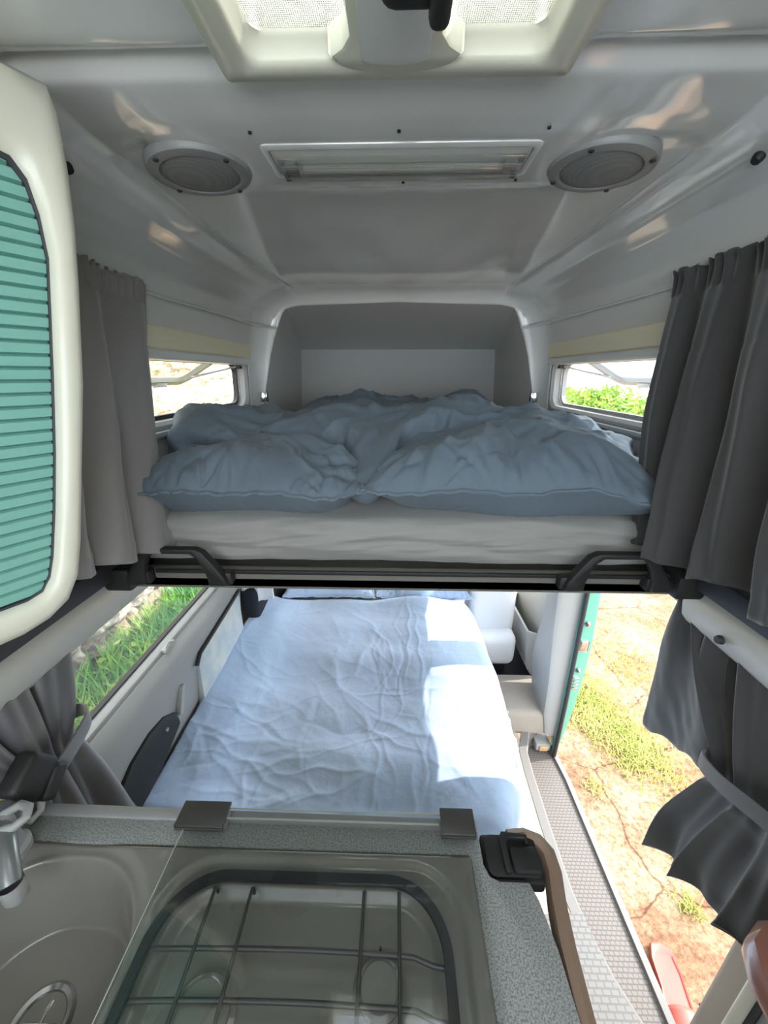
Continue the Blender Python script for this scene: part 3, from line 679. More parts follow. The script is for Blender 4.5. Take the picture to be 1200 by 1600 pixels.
def vnormals(P, F_):
    F_ = np.asarray(F_); n = np.zeros_like(P); a = np.cross(P[F_[:, 2]] - P[F_[:, 0]], P[F_[:, 3]] - P[F_[:, 1]])
    for q in range(4): np.add.at(n, F_[:, q], a)
    return n / (np.linalg.norm(n, axis=1)[:, None] + 1e-9)
def surf(name, P, n1, n2, m, parent, disp=None, thick=.008, offset=-1):
    F_ = grid_faces(n2, n1); P = P.reshape(-1, 3)
    if disp is not None:
        N = vnormals(P, F_); P = P + N * disp.reshape(-1, 1)
    o = mesh_obj(name, P, F_, m, parent); mod(o, 'SOLIDIFY', thickness=thick, offset=offset); return o
# ------------------------------------------------------------------ UPPER BED
pl = thing('bed_platform', 'dark slatted upper bed platform with black grab handles across the van', 'bed base', (0, .83, 1.115))
bm = bmesh.new(); add_box(bm, -.724, .724, .832, 1.94, 1.115, 1.145, .003); add_box(bm, -.718, .718, .832, .858, 1.118, 1.166, .004); bm_obj('board', bm, 'board', pl)
box('front_strip', -.60, .62, .826, .834, 1.158, 1.168, 'black', pl, bev=.002)
for s in (-1, 1):
    box('end_bracket', s * .685 - .035, s * .685 + .035, .80, .90, 1.12, 1.178, 'black', pl, bev=.006)
def handle(x0, x1):
    y = .793; a = [(0, 1.142), (.004, 1.165), (.030, 1.205), (.048, 1.230), (.066, 1.239)]; b = [(.078, 1.225), (.064, 1.214), (.052, 1.190), (.046, 1.165), (.044, 1.142)]
    pts = [(x0 + p, z) for p, z in a] + [(x1 - p, z) for p, z in a[::-1]] + [(x1 - p, z) for p, z in b[::-1]] + [(x0 + p, z) for p, z in b]
    gh_ = prism('grab_handle', pts, y, y + .024, 'black', pl, bev=.005, axis='y')
    for xx in (x0 + .022, x1 - .022): box('handle_foot', xx - .03, xx + .03, y + .012, .834, 1.138, 1.172, 'black', gh_, bev=.006)
handle(-.655, -.410); handle(.388, .632)

def mattress(x0, x1, y0, y1, z0, z1, label, nxs=120):
    n = 46; VV = []; ring = []
    prof = []
    for a in np.linspace(-90, 0, 8): prof.append((math.cos(math.radians(a)), math.sin(math.radians(a)) * .5 - .5, 0))
    r = .035; pr2 = [(r, z0)] + [(r - r * math.sin(a), z0 + r - r * math.cos(a)) for a in np.linspace(.2, math.pi / 2, 6)] + [(0, z) for z in np.linspace(z0 + r + .006, z1 - r - .006, 12)] + [(r - r * math.cos(a), z1 - r + r * math.sin(a)) for a in np.linspace(.1, math.pi / 2, 7)] + [(.10, z1 + .003), (.3, z1 + .004)]
    for i, x in enumerate(np.linspace(x0, x1, nxs)):
        for inset, z in pr2:
            wv = .0065 * (1 - abs(nz3(x * 2.0, z * 30 + x * 3, 3)) * 3) + .005 * (1 - 3 * abs(nz3(x * 3.5 + 9, z * 45 - x * 5, 8))) + .002 * nz3(x * 20, z * 25, 5)
            VV.append((x, y0 + inset + wv * (1 if inset < .05 else 0), z + (.002 * nz3(x * 5, inset * 10, 1))))
    k = len(pr2); FF = [(i * k + j, i * k + j + 1, (i + 1) * k + j + 1, (i + 1) * k + j) for i in range(nxs - 1) for j in range(k - 1)]
    t = thing('mattress', label, 'mattress', ((x0 + x1) / 2, y0, z0))
    mesh_obj('front_face', VV, [f[::-1] for f in FF], 'sheet', t)
    box('mattress_core', x0 + .002, x1 - .002, y0 + .05, y1, z0, z1 - .002, 'sheet', t, bev=.02, seg=3)
    return t
mattress(-.68, .68, .856, 1.96, 1.168, 1.287, 'grey sheeted foam mattress on the upper bed platform')
# base and mattress inside the alcove
ab = box('alcove_base', -.60, .60, 2.01, 2.58, 1.16, 1.28, 'sheet', bev=.02); tag(ab, 'grey padded mattress end inside the alcove', 'mattress')

def pillow(name, label, w_, d_, ht, hb, seed, loc, rz, mt='blue', n=(110, 170), rimz=.055, cr=1.):
    n1, n2 = n; u_ = np.sin(np.linspace(-1, 1, n2) * math.pi / 2 * .98) / math.sin(math.pi / 2 * .98) * .6 + .4 * np.linspace(-1, 1, n2)
    v_ = np.sin(np.linspace(-1, 1, n1) * math.pi / 2 * .98) / math.sin(math.pi / 2 * .98) * .6 + .4 * np.linspace(-1, 1, n1)
    U_, V_ = np.meshgrid(u_, v_)
    X = U_ * w_ / 2 * (1 - .05 * (1 - V_ ** 2)); Y = V_ * d_ / 2 * (1 - .07 * (1 - U_ ** 2))
    X = X + .010 * vnoise(X, Y, seed, 5, 2); Y = Y + .010 * vnoise(X, Y, seed + 3, 5, 2.5)
    f = (np.clip(1 - np.abs(U_) ** 2.6, 0, 1) ** .62) * (np.clip(1 - np.abs(V_) ** 2.2, 0, 1) ** .68); fb = (np.clip(1 - np.abs(U_) ** 3, 0, 1) * np.clip(1 - np.abs(V_) ** 2.2, 0, 1)) ** .85
    big = 1 + .10 * vnoise(X, Y, seed + 1, 5, 1.4)
    rim = rimz + .009 * vnoise(X, Y, seed + 2, 6, 3.5) + .03 * np.clip(np.abs(U_) - .8, 0, 1)
    def pk(base, wv): 
        r = np.random.RandomState(seed + 50); out = np.zeros_like(X)
        for side, a, b in (('f', U_, V_ + 1), ('b', U_, 1 - V_), ('l', V_, U_ + 1), ('r', V_, 1 - U_)):
            for _ in range(22 if side in 'fb' else 14):
                c = r.uniform(-1, 1); L = r.uniform(.12, .5); wd = r.uniform(.012, .03) * (1 if side in 'fb' else 1.8); sl = r.normal(0, .5)
                out += r.uniform(.3, 1.) * np.exp(-((a - c - sl * b) / (wd * (1 + b / L))) ** 2) * np.exp(-(b / L) ** 2) * np.minimum(1, b / .03)
        return -out * wv
    dz = cr * (creases(X, Y, seed, 60, (-w_ / 2, w_ / 2, -d_ / 2, d_ / 2), (.05, .18), (.009, .020), (.006, .015), lambda x, y: math.atan2(y, x * .6), .5) + pk(0, .017) + .9 * crumple(X, Y, seed, 2.2, .010, 3))
    fe = np.minimum(1, f / .45)
    Zt = rim + ht * f * big + dz * fe
    Zb = np.maximum(0, rim - hb * fb + .6 * pk(0, .008) * fe + .4 * cr * crumple(X, Y, seed + 8, 3, .008, 2) * fe)
    XYt = np.stack([X, Y, Zt], -1).reshape(-1, 3); inner = np.ones((n1, n2), bool); inner[0] = inner[-1] = False; inner[:, 0] = inner[:, -1] = False
    it = np.arange(n1 * n2).reshape(n1, n2); ib = it.copy(); ib[inner] = np.arange(n1 * n2, n1 * n2 + inner.sum())
    P_ = np.concatenate([XYt, np.stack([X, Y, Zb], -1)[inner]])
    F_ = [(it[j, i], it[j, i + 1], it[j + 1, i + 1], it[j + 1, i]) for j in range(n1 - 1) for i in range(n2 - 1)]
    F_ += [(ib[j, i], ib[j + 1, i], ib[j + 1, i + 1], ib[j, i + 1]) for j in range(n1 - 1) for i in range(n2 - 1)]
    ringi = list(it[0, :]) + list(it[1:, -1]) + list(it[-1, -2::-1]) + list(it[-2:0:-1, 0])
    Rm = Matrix.Translation(loc) @ Matrix.Rotation(rz, 4, 'Z'); Q = [Rm @ Vector(p) for p in P_]
    t = thing(name, label, 'pillow', loc); pc_ = mesh_obj('pillow_case', Q, F_, mt, t)
    pts = []
    for k, i in enumerate(ringi):
        q = Q[i]; dv = Vector((q.x - loc[0], q.y - loc[1], 0)).normalized(); pts.append(q + dv * (.005 + .003 * math.sin(k * .9)) + Vector((0, 0, .002 * math.sin(k * .53))))
    bm = bmesh.new(); add_tube(bm, pts, .0048, 6, closed=True); bm_obj('piping', bm, mt, pc_)
    return t
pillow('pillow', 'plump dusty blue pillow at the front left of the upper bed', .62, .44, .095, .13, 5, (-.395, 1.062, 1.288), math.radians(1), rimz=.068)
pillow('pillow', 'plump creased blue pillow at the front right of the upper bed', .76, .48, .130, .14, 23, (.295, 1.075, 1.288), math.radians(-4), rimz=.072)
# bunched blue duvet behind the pillows, running into the alcove
def roll(name, parent, x0, x1, prof, n1, n2, m, seed, endr=.10, amp=1., warp=None):
    """prof: keys (s, (y, z)) of the cross section; ends rounded down towards zb"""
    P = np.zeros((n1, n2, 3)); us = np.linspace(0, 1, n2); xs = lerp(x0, x1, us)
    pr = np.array([polyline_at([(k, v) for k, v in prof], t) for t in np.linspace(0, 1, n1)])
    zb = min(v[1] for _, v in prof)
    e = np.sqrt(np.clip(1 - np.clip(1 - np.minimum(xs - x0, x1 - xs) / endr, 0, 1) ** 2, 0, 1))
    yc = pr[:, 0].mean()
    for j in range(n1):
        y, z = pr[j]; dy = 0; dzz = 0
        if warp: dy, dzz = warp(xs, j / (n1 - 1))
        P[j, :, 0] = xs; P[j, :, 1] = yc + (y + dy - yc) * (.8 + .2 * e); P[j, :, 2] = zb + (z - zb + dzz) * (.12 + .88 * e)
    S_ = np.cumsum(np.r_[0, np.hypot(*np.diff(pr, axis=0).T)])[:, None] + 0 * xs[None]; X = xs[None] + 0 * S_
    sm_ = S_.max()
    d = creases(X, S_, seed, 80, (x0, x1, 0, sm_), (.12, .45), (.014, .034), (.009, .024), 0.05, .32) * amp
    d += creases(X, S_, seed + 1, 90, (x0, x1, 0, sm_), (.05, .16), (.007, .014), (.003, .008), None) * amp
    d += crumple(X, S_, seed, 3, .010) * amp + .012 * vnoise(X, S_, seed + 5, 6, 2.5)
    return surf(name, P, n1, n2, m, parent, d, .006, -1)
up = thing('duvet', 'bunched dusty blue duvet lying across the upper bed behind the pillows', 'duvet', (0, 1.5, 1.29))
def upwarp(x, s_):
    front = np.exp(-((s_ - .25) / .2) ** 2)
    tongue = np.exp(-((x + .08) / .062) ** 2) * (1 - smooth(.12, .50, s_))
    return (-.29 * tongue - .10 * front * np.exp(-((x - .58) / .20) ** 2) - .05 * front * np.exp(-((x + .55) / .2) ** 2) + .02 * np.sin(x * 7 + 2), .016 * np.sin(x * 6.5 + .4) - .045 * tongue - .02 * np.exp(-((x - .62) / .12) ** 2))
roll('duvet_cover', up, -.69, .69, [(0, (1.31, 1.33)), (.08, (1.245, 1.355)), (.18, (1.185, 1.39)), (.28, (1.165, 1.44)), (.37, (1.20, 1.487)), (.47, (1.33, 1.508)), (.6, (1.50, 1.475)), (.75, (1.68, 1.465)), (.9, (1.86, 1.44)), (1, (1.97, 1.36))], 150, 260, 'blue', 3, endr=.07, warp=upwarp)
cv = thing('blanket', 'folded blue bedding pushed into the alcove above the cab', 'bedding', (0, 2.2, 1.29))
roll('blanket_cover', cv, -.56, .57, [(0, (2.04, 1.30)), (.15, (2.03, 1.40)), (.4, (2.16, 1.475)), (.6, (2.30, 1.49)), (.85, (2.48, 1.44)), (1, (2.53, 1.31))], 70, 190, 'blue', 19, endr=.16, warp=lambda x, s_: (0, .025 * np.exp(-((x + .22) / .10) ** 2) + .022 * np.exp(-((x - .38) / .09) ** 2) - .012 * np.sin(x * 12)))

# ------------------------------------------------------------------ LOWER BED
lm = box('mattress', -.65, .285, .62, 2.14, .16, .44, 'sheet', bev=.03, seg=3); tag(lm, 'grey foam mattress of the lower bed under the pale blue duvet', 'mattress')
lb = thing('duvet', 'pale blue crumpled duvet spread over the lower bed', 'duvet', (-.15, 1.3, .45))
def lowduvet():
    n1, n2 = 300, 300; Y0, Y1 = .655, 1.80
    P = np.zeros((n1, n2, 3)); vs = np.linspace(0, 1, n1); us = np.linspace(0, 1, n2)
    S_, T_ = np.meshgrid(us, vs)
    for j, v in enumerate(vs):
        y = lerp(Y0, Y1, v)
        xl = -.708 + .05 * smooth(1.5, 1.95, y)
        xr = float(np.interp(y, [.65, .72, .85, 1.06, 1.3, 1.6, 1.85, 1.95], [.30, .325, .385, .425, .425, .42, .37, .35]))
        top = .470 + .035 * smooth(.9, 1.9, y) - .03 * (1 - smooth(.655, .72, y))
        # arc length along: flat top then rounded edge then drop
        fl = xr - xl; drop = .24; tot = fl + drop
        a = us * tot; r = .07
        xx = np.where(a < fl - r, xl + a, 0); zz = np.full_like(a, top)
        k = (a >= fl - r) & (a < fl - r + r * math.pi / 2); an = (a[k] - fl + r) / r
        xx[k] = xr - r + r * np.sin(an); zz[k] = top - r + r * np.cos(an)
        k = a >= fl - r + r * math.pi / 2; dd = a[k] - (fl - r + r * math.pi / 2)
        xx[k] = xr + dd * .25 + .014 * np.sin(y * 17) * dd / .2; zz[k] = top - r - dd
        zz += .015 * np.exp(-((a) / .05) ** 2)
        P[j, :, 0] = xx; P[j, :, 1] = y - .03 * np.clip((top - zz) / .2, 0, 1); P[j, :, 2] = zz
    X = lerp(-.715, .66, S_); Y = lerp(Y0, Y1, T_)
    P[:, :, 2] += (.012 * vnoise(X, Y, 14, 7, 1.5) + .006 * vnoise(X, Y, 15, 7, 3)) * (X < .5)
    d = creases(X, Y, 61, 55, (-.7, .65, .66, 1.95), (.10, .36), (.009, .022), (.002, .0065), lambda x, y: 1.45 + .9 * x - .5 * (y - 1.3), .45)
    d += creases(X, Y, 62, 34, (-.7, .1, .66, 1.3), (.12, .38), (.009, .020), (.003, .007), -.25, .35)
    d += creases(X, Y, 63, 60, (-.7, .65, .66, 1.95), (.03, .12), (.004, .008), (.0015, .004), None)
    d += creases(X, Y, 64, 10, (-.10, .12, .8, 1.7), (.25, .55), (.006, .010), (.004, .007), 1.6, .08)
    d += crumple(X, Y, 31, 2.2, .0035, 2)
    P[:, :, 2] -= (.05 * np.clip((Y - 1.72) / .08, 0, 1) ** 2) * (X < .5)
    surf('duvet_cover', P, n1, n2, 'bluelight', lb, d * .68, .02, -1)
lowduvet()
pillow('pillow', 'pale blue pillow at the far left end of the lower bed', .50, .34, .09, .04, 41, (-.36, 1.955, .455), 0, mt='bluelight', n=(50, 80), rimz=.03)
pillow('pillow', 'pale blue pillow at the far end of the lower bed, right of its neighbour', .50, .34, .09, .04, 43, (.155, 1.955, .455), 0, mt='bluelight', n=(50, 80), rimz=.03)
fs = thing('front_seat', 'front passenger seat in a pale cover between bed end and cab door', 'seat', (.50, 1.85, 0))
box('seat_back', .40, .66, 1.80, 1.98, .22, .72, 'seatcloth', fs, bev=.05, seg=5)
box('seat_cushion', .40, .66, 1.72, 2.3, .10, .30, 'seatcloth', fs, bev=.05, seg=5)
box('seat_base', .42, .64, 1.80, 2.2, 0, .10, 'black', fs, bev=.02)
ds = thing('driver_seat', 'dark driver seat side at the far left beyond the bed', 'seat', (-.6, 1.75, 0))
box('seat_back', -.73, -.42, 2.36, 2.50, .30, .95, 'navy', ds, bev=.05, seg=4); box('seat_side', -.745, -.66, 1.55, 2.1, .05, .66, 'navy', ds, bev=.03, seg=3)
sr = thing('bed_slide', 'grey plastic foot of the bed frame on the beige floor under the duvet edge', 'bed frame', (.5, 1.17, 0))
box('foot', .46, .525, 1.12, 1.22, 0, .035, 'lightgrey', sr, bev=.01); box('foot_cap', .465, .518, 1.15, 1.24, .035, .05, 'black', sr, bev=.005)

# ------------------------------------------------------------------ CURTAINS
def curtain(name, m, rowkeys, nu, nv, folds, parent, seed=0, amp=.02, ampkeys=None, header=None, dirv=(1, 0, 0), thick=.0025, hem=None):
    """rowkeys: [(v, start, end)], folds: list of (freq, phase, weight, drift)"""
    A = [(v, a) for v, a, b in rowkeys]; B = [(v, b) for v, a, b in rowkeys]
    VV = []; D = np.array(dirv, float)
    for j in range(nv):
        v = j / (nv - 1); a = polyline_at(A, v); b = polyline_at(B, v)
        am = float(polyline_at([(k, [x]) for k, x in ampkeys], v)[0]) if ampkeys else amp
        tdir = (b - a); L_ = np.linalg.norm(tdir) + 1e-9; tdir /= L_; nd = np.cross(tdir, [0, 0, 1]); nd = nd / (np.linalg.norm(nd) + 1e-9)
        for i in range(nu):
            u_ = i / (nu - 1); f = 0; g = 0
            for fr, ph, wt, dr in folds:
                an = 2 * math.pi * fr * (u_ + .035 * math.sin(5 * u_ + seed)) + ph + dr * v
                f += wt * math.sin(an); g += wt * math.cos(an) * .5
            f += .25 * nz3(u_ * 5 + seed, v * 3, seed)
            p = a + (b - a) * u_ + nd * f * am + tdir * g * am * .8
            if header and v < header[0]:
                k = 1 - v / header[0]; p = p + nd * .006 * math.sin(u_ * 2 * math.pi * header[1] + 2 * math.sin(u_ * 9)) * (.4 + k) + np.array([0, 0, .005 * math.sin(u_ * 2 * math.pi * header[1] * .8 + 1) * k])
            f2 = .0035 * nz3(u_ * 9 + seed, v * 6 - u_ * 4, seed + 3) * v; p = p + nd * f2
            if hem: p = p - nd * .0035 * math.exp(-((v - .955) / .006) ** 2) - nd * .0025 * math.exp(-((v - .30) / .005) ** 2) * (hem == 1)
            if v > .93: p = p + np.array([0, 0, .006 * math.sin(u_ * 19 + seed) * (v - .93) / .07])
            VV.append(p)
    o = mesh_obj(name, VV, grid_faces(nu, nv), m, parent)
    mod(o, 'SOLIDIFY', thickness=thick, offset=0)
    return o
def strap(name, pts, m, parent):
    P = [polyline_at([(i, p) for i, p in enumerate(pts)], t) for t in np.linspace(0, len(pts) - 1, 40)]
    return sweep(name, P, [(-.002, -.017), (-.003, 0), (-.002, .017), (.002, .017), (.003, 0), (.002, -.017)], m, parent)
cl = thing('curtain', 'grey curtain hanging at the left roof window beside the cream cabinet', 'curtain', (-.66, .9, 1.82))
curtain('cloth', 'curtain', [(0, (-.665, 1.128, 1.842), (-.655, .70, 1.850)), (.08, (-.665, 1.120, 1.80), (-.655, .70, 1.80)), (.5, (-.665, 1.045, 1.53), (-.60, .60, 1.57)), (1, (-.575, .850, 1.215), (-.560, .50, 1.31))], 190, 80,
        [(2.6, 2.2, .8, 1.6), (5.5, 1.0, .25, -1.5)], cl, 3, ampkeys=[(0, .007), (.08, .008), (.4, .022), (1, .034)], header=(.10, 19), hem=1)
cr_ = thing('curtain', 'grey curtain coloured dark for shade, hanging in deep folds at the right roof window', 'curtain', (.66, .9, 1.82))
curtain('cloth', 'shadedcurtain', [(0, (.665, 1.085, 1.850), (.655, .45, 1.865)), (.08, (.665, 1.075, 1.80), (.655, .45, 1.81)), (.5, (.62, .99, 1.53), (.63, .40, 1.55)), (1, (.560, .862, 1.236), (.62, .34, 1.26))], 220, 80,
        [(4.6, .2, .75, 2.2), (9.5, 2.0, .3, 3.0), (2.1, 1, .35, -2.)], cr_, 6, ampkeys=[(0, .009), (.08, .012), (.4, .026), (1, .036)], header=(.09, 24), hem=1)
# tied curtains at the lower windows
c3 = thing('curtain', 'satin grey tied curtain at the lower left window behind the sink', 'curtain', (-.70, .6, 1.07))
curtain('cloth', 'satin', [(0, (-.742, .735, 1.11), (-.742, .40, 1.11)), (.25, (-.72, .665, .98), (-.69, .42, .99)), (.40, (-.695, .60, .905), (-.685, .47, .905)), (.5, (-.69, .615, .86), (-.68, .46, .86)), (.75, (-.69, .655, .70), (-.68, .43, .72)), (1, (-.69, .685, .50), (-.68, .42, .50))], 150, 90,
        [(2.8, 1.2, .8, 1.2), (6.0, .3, .35, -1.5)], c3, 9, ampkeys=[(0, .012), (.15, .020), (.3, .018), (.4, .010), (.5, .014), (1, .030)])
strap('tie_band', [(-.728, .600, .925), (-.70, .632, .925), (-.665, .612, .928), (-.648, .56, .925), (-.645, .50, .915), (-.66, .45, .91), (-.70, .43, .91)], 'satin', c3)
c4 = thing('curtain', 'tied curtain coloured black for its backlit shade at the sliding door opening on the right', 'curtain', (.70, .65, 1.03))
curtain('cloth', 'shadedcurtain', [(0, (.745, .875, 1.10), (.745, .40, 1.10)), (.2, (.725, .76, .95), (.71, .40, .96)), (.40, (.70, .630, .815), (.685, .43, .80)), (.5, (.70, .645, .75), (.68, .42, .74)), (.75, (.70, .70, .57), (.67, .40, .60)), (1, (.70, .715, .395), (.66, .38, .62))], 170, 100,
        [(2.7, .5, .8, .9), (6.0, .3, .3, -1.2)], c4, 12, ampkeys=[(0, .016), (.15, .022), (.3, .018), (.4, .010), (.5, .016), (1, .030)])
curtain('front_fold', 'shadedcurtain', [(0, (.742, .895, 1.08), (.742, .74, 1.09)), (.15, (.735, .90, .96), (.72, .70, .97)), (.6, (.73, .885, .79), (.715, .63, .86)), (1, (.73, .875, .650), (.71, .60, .79))], 60, 40,
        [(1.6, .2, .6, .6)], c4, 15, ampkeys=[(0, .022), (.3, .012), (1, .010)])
strap('tie_band', [(.735, .585, .83), (.70, .650, .815), (.665, .625, .825), (.645, .56, .85), (.64, .49, .88), (.65, .42, .90), (.70, .36, .91)], 'shadedcurtain', c4)
c5 = thing('curtain', 'small pale curtain end hanging beyond the lower left window', 'curtain', (-.68, 1.6, .9))
curtain('cloth', 'seatcloth', [(0, (-.735, 1.575, 1.02), (-.60, 1.60, 1.02)), (1, (-.735, 1.575, .575), (-.585, 1.60, .60))], 60, 30, [(2.2, .5, .7, .3)], c5, 4, amp=.014)

# ------------------------------------------------------------------ BELT BUCKLE by the left pillar
bl = thing('belt_height_adjuster', 'black plastic belt adjuster with a grey hook by the lower left curtain', 'belt fitting', (-.66, .47, .95))
bm = bmesh.new(); add_box(bm, -.675, -.635, .43, .50, .915, .985, .012, 3, rot=Matrix.Rotation(.5, 3, 'X')); add_box(bm, -.665, -.63, .455, .515, .895, .925, .008, 3, rot=Matrix.Rotation(.7, 3, 'X')); bm_obj('adjuster_body', bm, 'black', bl)
tube('hook', [(-.655, .44, .92), (-.645, .425, .905), (-.64, .43, .888), (-.64, .45, .885), (-.645, .462, .897)], .006, 'lightgrey', bl, 10)

# ------------------------------------------------------------------ KITCHEN
def kitchen():
    k = thing('kitchen_unit', 'kitchen cabinet body under the speckled worktop', 'kitchen unit', (-.25, .2, 0))
    prism('cabinet_body', [(-.698, -.20), (-.698, .445), (.215, .445), (.238, .42), (.238, .36), (.215, .24), (.20, -.20)], 0, .70, 'body', k)
    box('back_board', -.70, .215, .425, .445, .70, .832, 'body', k, bev=.002)
    box('side_board', .185, .21, -.2, .38, .70, .832, 'body', k, bev=.002)
    wt = thing('worktop', 'grey speckled worktop around the sink and hob', 'worktop', (-.25, .2, .85))
    outline = [(.200, -.20), (.217, .10), (.2235, .24), (.222, .30), (.214, .355), (.206, .378), (.160, .378), (.146, .384), (.139, .400), (.139, .452), (-.735, .463), (-.735, .412), (.118, .412), (.121, .405), (.121, -.20)]
    prism('top_board', outline, .838, .869, 'worktop', wt, bev=.0015)
    prism('far_trim', [(-.735, .452), (.139, .446), (.139, .464), (-.735, .472)], .835, .874, 'sidegrey', wt, bev=.003)
    pth = [(.196, .446), (.225, .449), (.247, .441), (.258, .424), (.258, .395), (.250, .36), (.243, .31), (.238, .24), (.229, .10), (.215, -.2)]
    sweep('brown_edge', [(x - .004, y, .850) for x, y in pth], [(-.010, -.02), (-.013, 0), (-.010, .014), (0, .019), (.010, .014), (.014, 0), (.012, -.02)], 'brown', wt)
    bm = bmesh.new(); 
    add_box(bm, .143, .236, .380, .452, .835, .858, .006, 2)
    bm_obj('corner_socket', bm, 'black', wt)
    l = thing('table_bracket', 'black folding bracket set into the right corner of the worktop', 'bracket', (.19, .41, .86))
    prism('bracket_base', rrect(.146, .234, .386, .446, .012, 4), .858, .866, 'black', l, bev=.002)
    prism('bracket_arm', [(.182, .388), (.182, .428), (.188, .436), (.215, .436), (.215, .428), (.219, .428), (.221, .442), (.178, .446), (.172, .436), (.172, .388)], .866, .876, 'black', l, bev=.002)
    prism('bracket_flap', rrect(.186, .232, .388, .426, .006, 3), .864, .873, 'black', l, bev=.003)
    # sink and hob tray: one pressed sheet
    s = thing('sink_hob_unit', 'taupe enamel sink and hob tray set into the worktop', 'sink and hob', (-.3, .2, .87))
    nx, ny = 340, 190; x0, x1, y0, y1 = -.735, .121, -.06, .4115
    X, Y = np.meshgrid(np.linspace(x0, x1, nx), np.linspace(y0, y1, ny))
    def sm(a, b, x): t = np.clip((x - a) / (b - a), 0, 1); return t * t * (3 - 2 * t)
    def sdrr(X, Y, cx, cy, hx, hy, r):
        qx = abs(X - cx) - hx + r; qy = abs(Y - cy) - hy + r
        return np.hypot(np.maximum(qx, 0), np.maximum(qy, 0)) + np.minimum(np.maximum(qx, qy), 0) - r
    Z = np.full_like(X, .873)
    edge = np.minimum(x1 - X, y1 - Y); 
    Z -= .006 * (1 - sm(0, .006, edge))
    # bowl: circular with a shallow shoulder
    R_ = sdrr(X, Y, -.525, .235, .158, .165, .145)
    Z -= .007 * sm(.018, .004, R_) if False else .007 * (1 - sm(.0, .018, R_))
    Z -= .138 * (1 - sm(-.036, -.006, R_)) + .006 * (1 - sm(-.12, -.036, R_))
    Hh = sdrr(X, Y, -.135, .200, .237, .202, .085)
    Z -= .007 * (1 - sm(-.014, .0, Hh)) * (R_ > .0)
    H2 = sdrr(X, Y, -.138, .198, .200, .168, .070)
    Z -= .013 * (1 - sm(-.018, .0, H2)) * (R_ > .0)
    tray = mesh_obj('tray', np.stack([X, Y, Z], -1).reshape(-1, 3), grid_faces(nx, ny), 'sink', s)
    dr_ = lathe('drain_rim', [(.044, .000), (.040, .004), (.034, .002), (.031, -.004)], (-.525, .262, .7235), 'chrome', s, 40)
    lathe('drain_basket', [(.033, -.001), (.020, -.006), (0, -.007)], (-.525, .262, .7235), 'darkhole', dr_, 32)
    tube('drain_cross', [(-.55, .262, .7215), (-.50, .262, .7215)], .0025, 'chrome', dr_); tube('drain_cross', [(-.525, .238, .7215), (-.525, .286, .7215)], .0025, 'chrome', dr_)
    # burners
    for bx, by, br in ((-.025, .262, .030), (-.25, .235, .036), (-.25, .08, .03), (-.025, .09, .036)):
        b_ = lathe('burner', [(br * 1.2, 0), (br * 1.2, .004), (br, .006), (br, .012), (br * .85, .015), (br * .8, .0165), (0, .017)], (bx, by, .852), 'sink', s, 36)
        if br < .033 and by > .2:
            box('spark_pin', bx - .0015, bx + .0015, by + .034, by + .037, .852, .872, 'black', s, bev=0)
    # pan support grid
    g = thing('pan_support', 'dark steel wire pan support grid under the glass hob lid', 'pan support', (-.14, .2, .86))
    for x in (-.281, -.224, -.052, .001):
        pts = [(x, .357, .860), (x, .357, .872), (x, .354, .8775), (x, .345, .878), (x, .2, .878), (x, .05, .878), (x, .04, .874), (x, .04, .860)]
        tube('long_wire', pts, .0026, 'steel', g, 8)
    for y in (.287, .240, .150, .10):
        z = .8745; pts = [(-.349, y - .003, .862), (-.349, y, z), (-.33, y, z)] + [(x, y + .004 * math.sin((x + .33) * 8), z) for x in np.linspace(-.30, .02, 9)] + [(.045, y - .006, z), (.062, y - .008, z), (.064, y - .008, .860)]
        tube('cross_wire', pts, .0032, 'steel', g, 8)
    # glass lid with gasket and two hinges
    L_ = thing('glass_lid', 'clear glass hob lid with a black rounded gasket and two dark hinge blocks', 'hob lid', (-.12, .2, .885))
    ol = [(-.367, -.03), (-.367, .462), (.128, .462), (.128, -.03)]
    bm = bmesh.new(); bm.faces.new([bm.verts.new((x, y, .8895)) for x, y in ol]); bm_obj('glass_sheet', bm, 'lidglass', L_)
    e = bmesh.new()
    add_box(e, -.3675, -.3662, -.03, .458, .8865, .8893); add_box(e, -.367, .128, .4605, .462, .8865, .8893); add_box(e, -.33, .07, .444, .446, .8865, .8893)
    bm_obj('polished_edge', e, 'glassedge', L_)
    gk = rrect(-.347, .067, .03, .366, .085, 14)
    sweep('gasket', [(x, y, .8835) for x, y in gk], [(-.0065, -.003), (-.0065, .0045), (.0065, .0045), (.0065, -.003)], 'gasket', L_, closed=True)
    for xa, xb in ((-.382, -.298), (.073, .131)):
        h = bmesh.new(); add_box(h, xa, xb, .424, .466, .893, .899, .0015); add_box(h, xa, xb, .424, .429, .886, .897, .001)
        hb = bm_obj('hinge_block', h, 'hingecap', L_)
        h = bmesh.new(); add_box(h, xa + .018, xb - .012, .432, .456, .870, .888, .004); add_box(h, xb - .016, xb - .002, .434, .462, .870, .885, .004); bm_obj('hinge_foot', h, 'lightgrey', hb)
    tap_shift = .03
    # folding tap at the far left
    t = thing('tap', 'grey and chrome folding tap beside the sink at the far left', 'tap', (-.63, .36, .87))
    lathe('tap_base', [(.030, 0), (.030, .012), (.024, .018), (.020, .045), (.022, .050), (.022, .070), (.012, .078), (0, .080)], (-.630, .362, .872), 'greyplastic', t, 28)
    tube('tap_spout', [(-.63, .362, .935), (-.600, .345, .940), (-.570, .318, .936), (-.555, .302, .915)], [.016, .0155, .014, .014], 'tapgrey', t, 16)
    lathe('spout_tip', [(.0155, 0), (.0155, -.03), (.012, -.036), (.010, -.034), (0, -.034)], (-.553, .300, .922), 'greyplastic', t, 20)
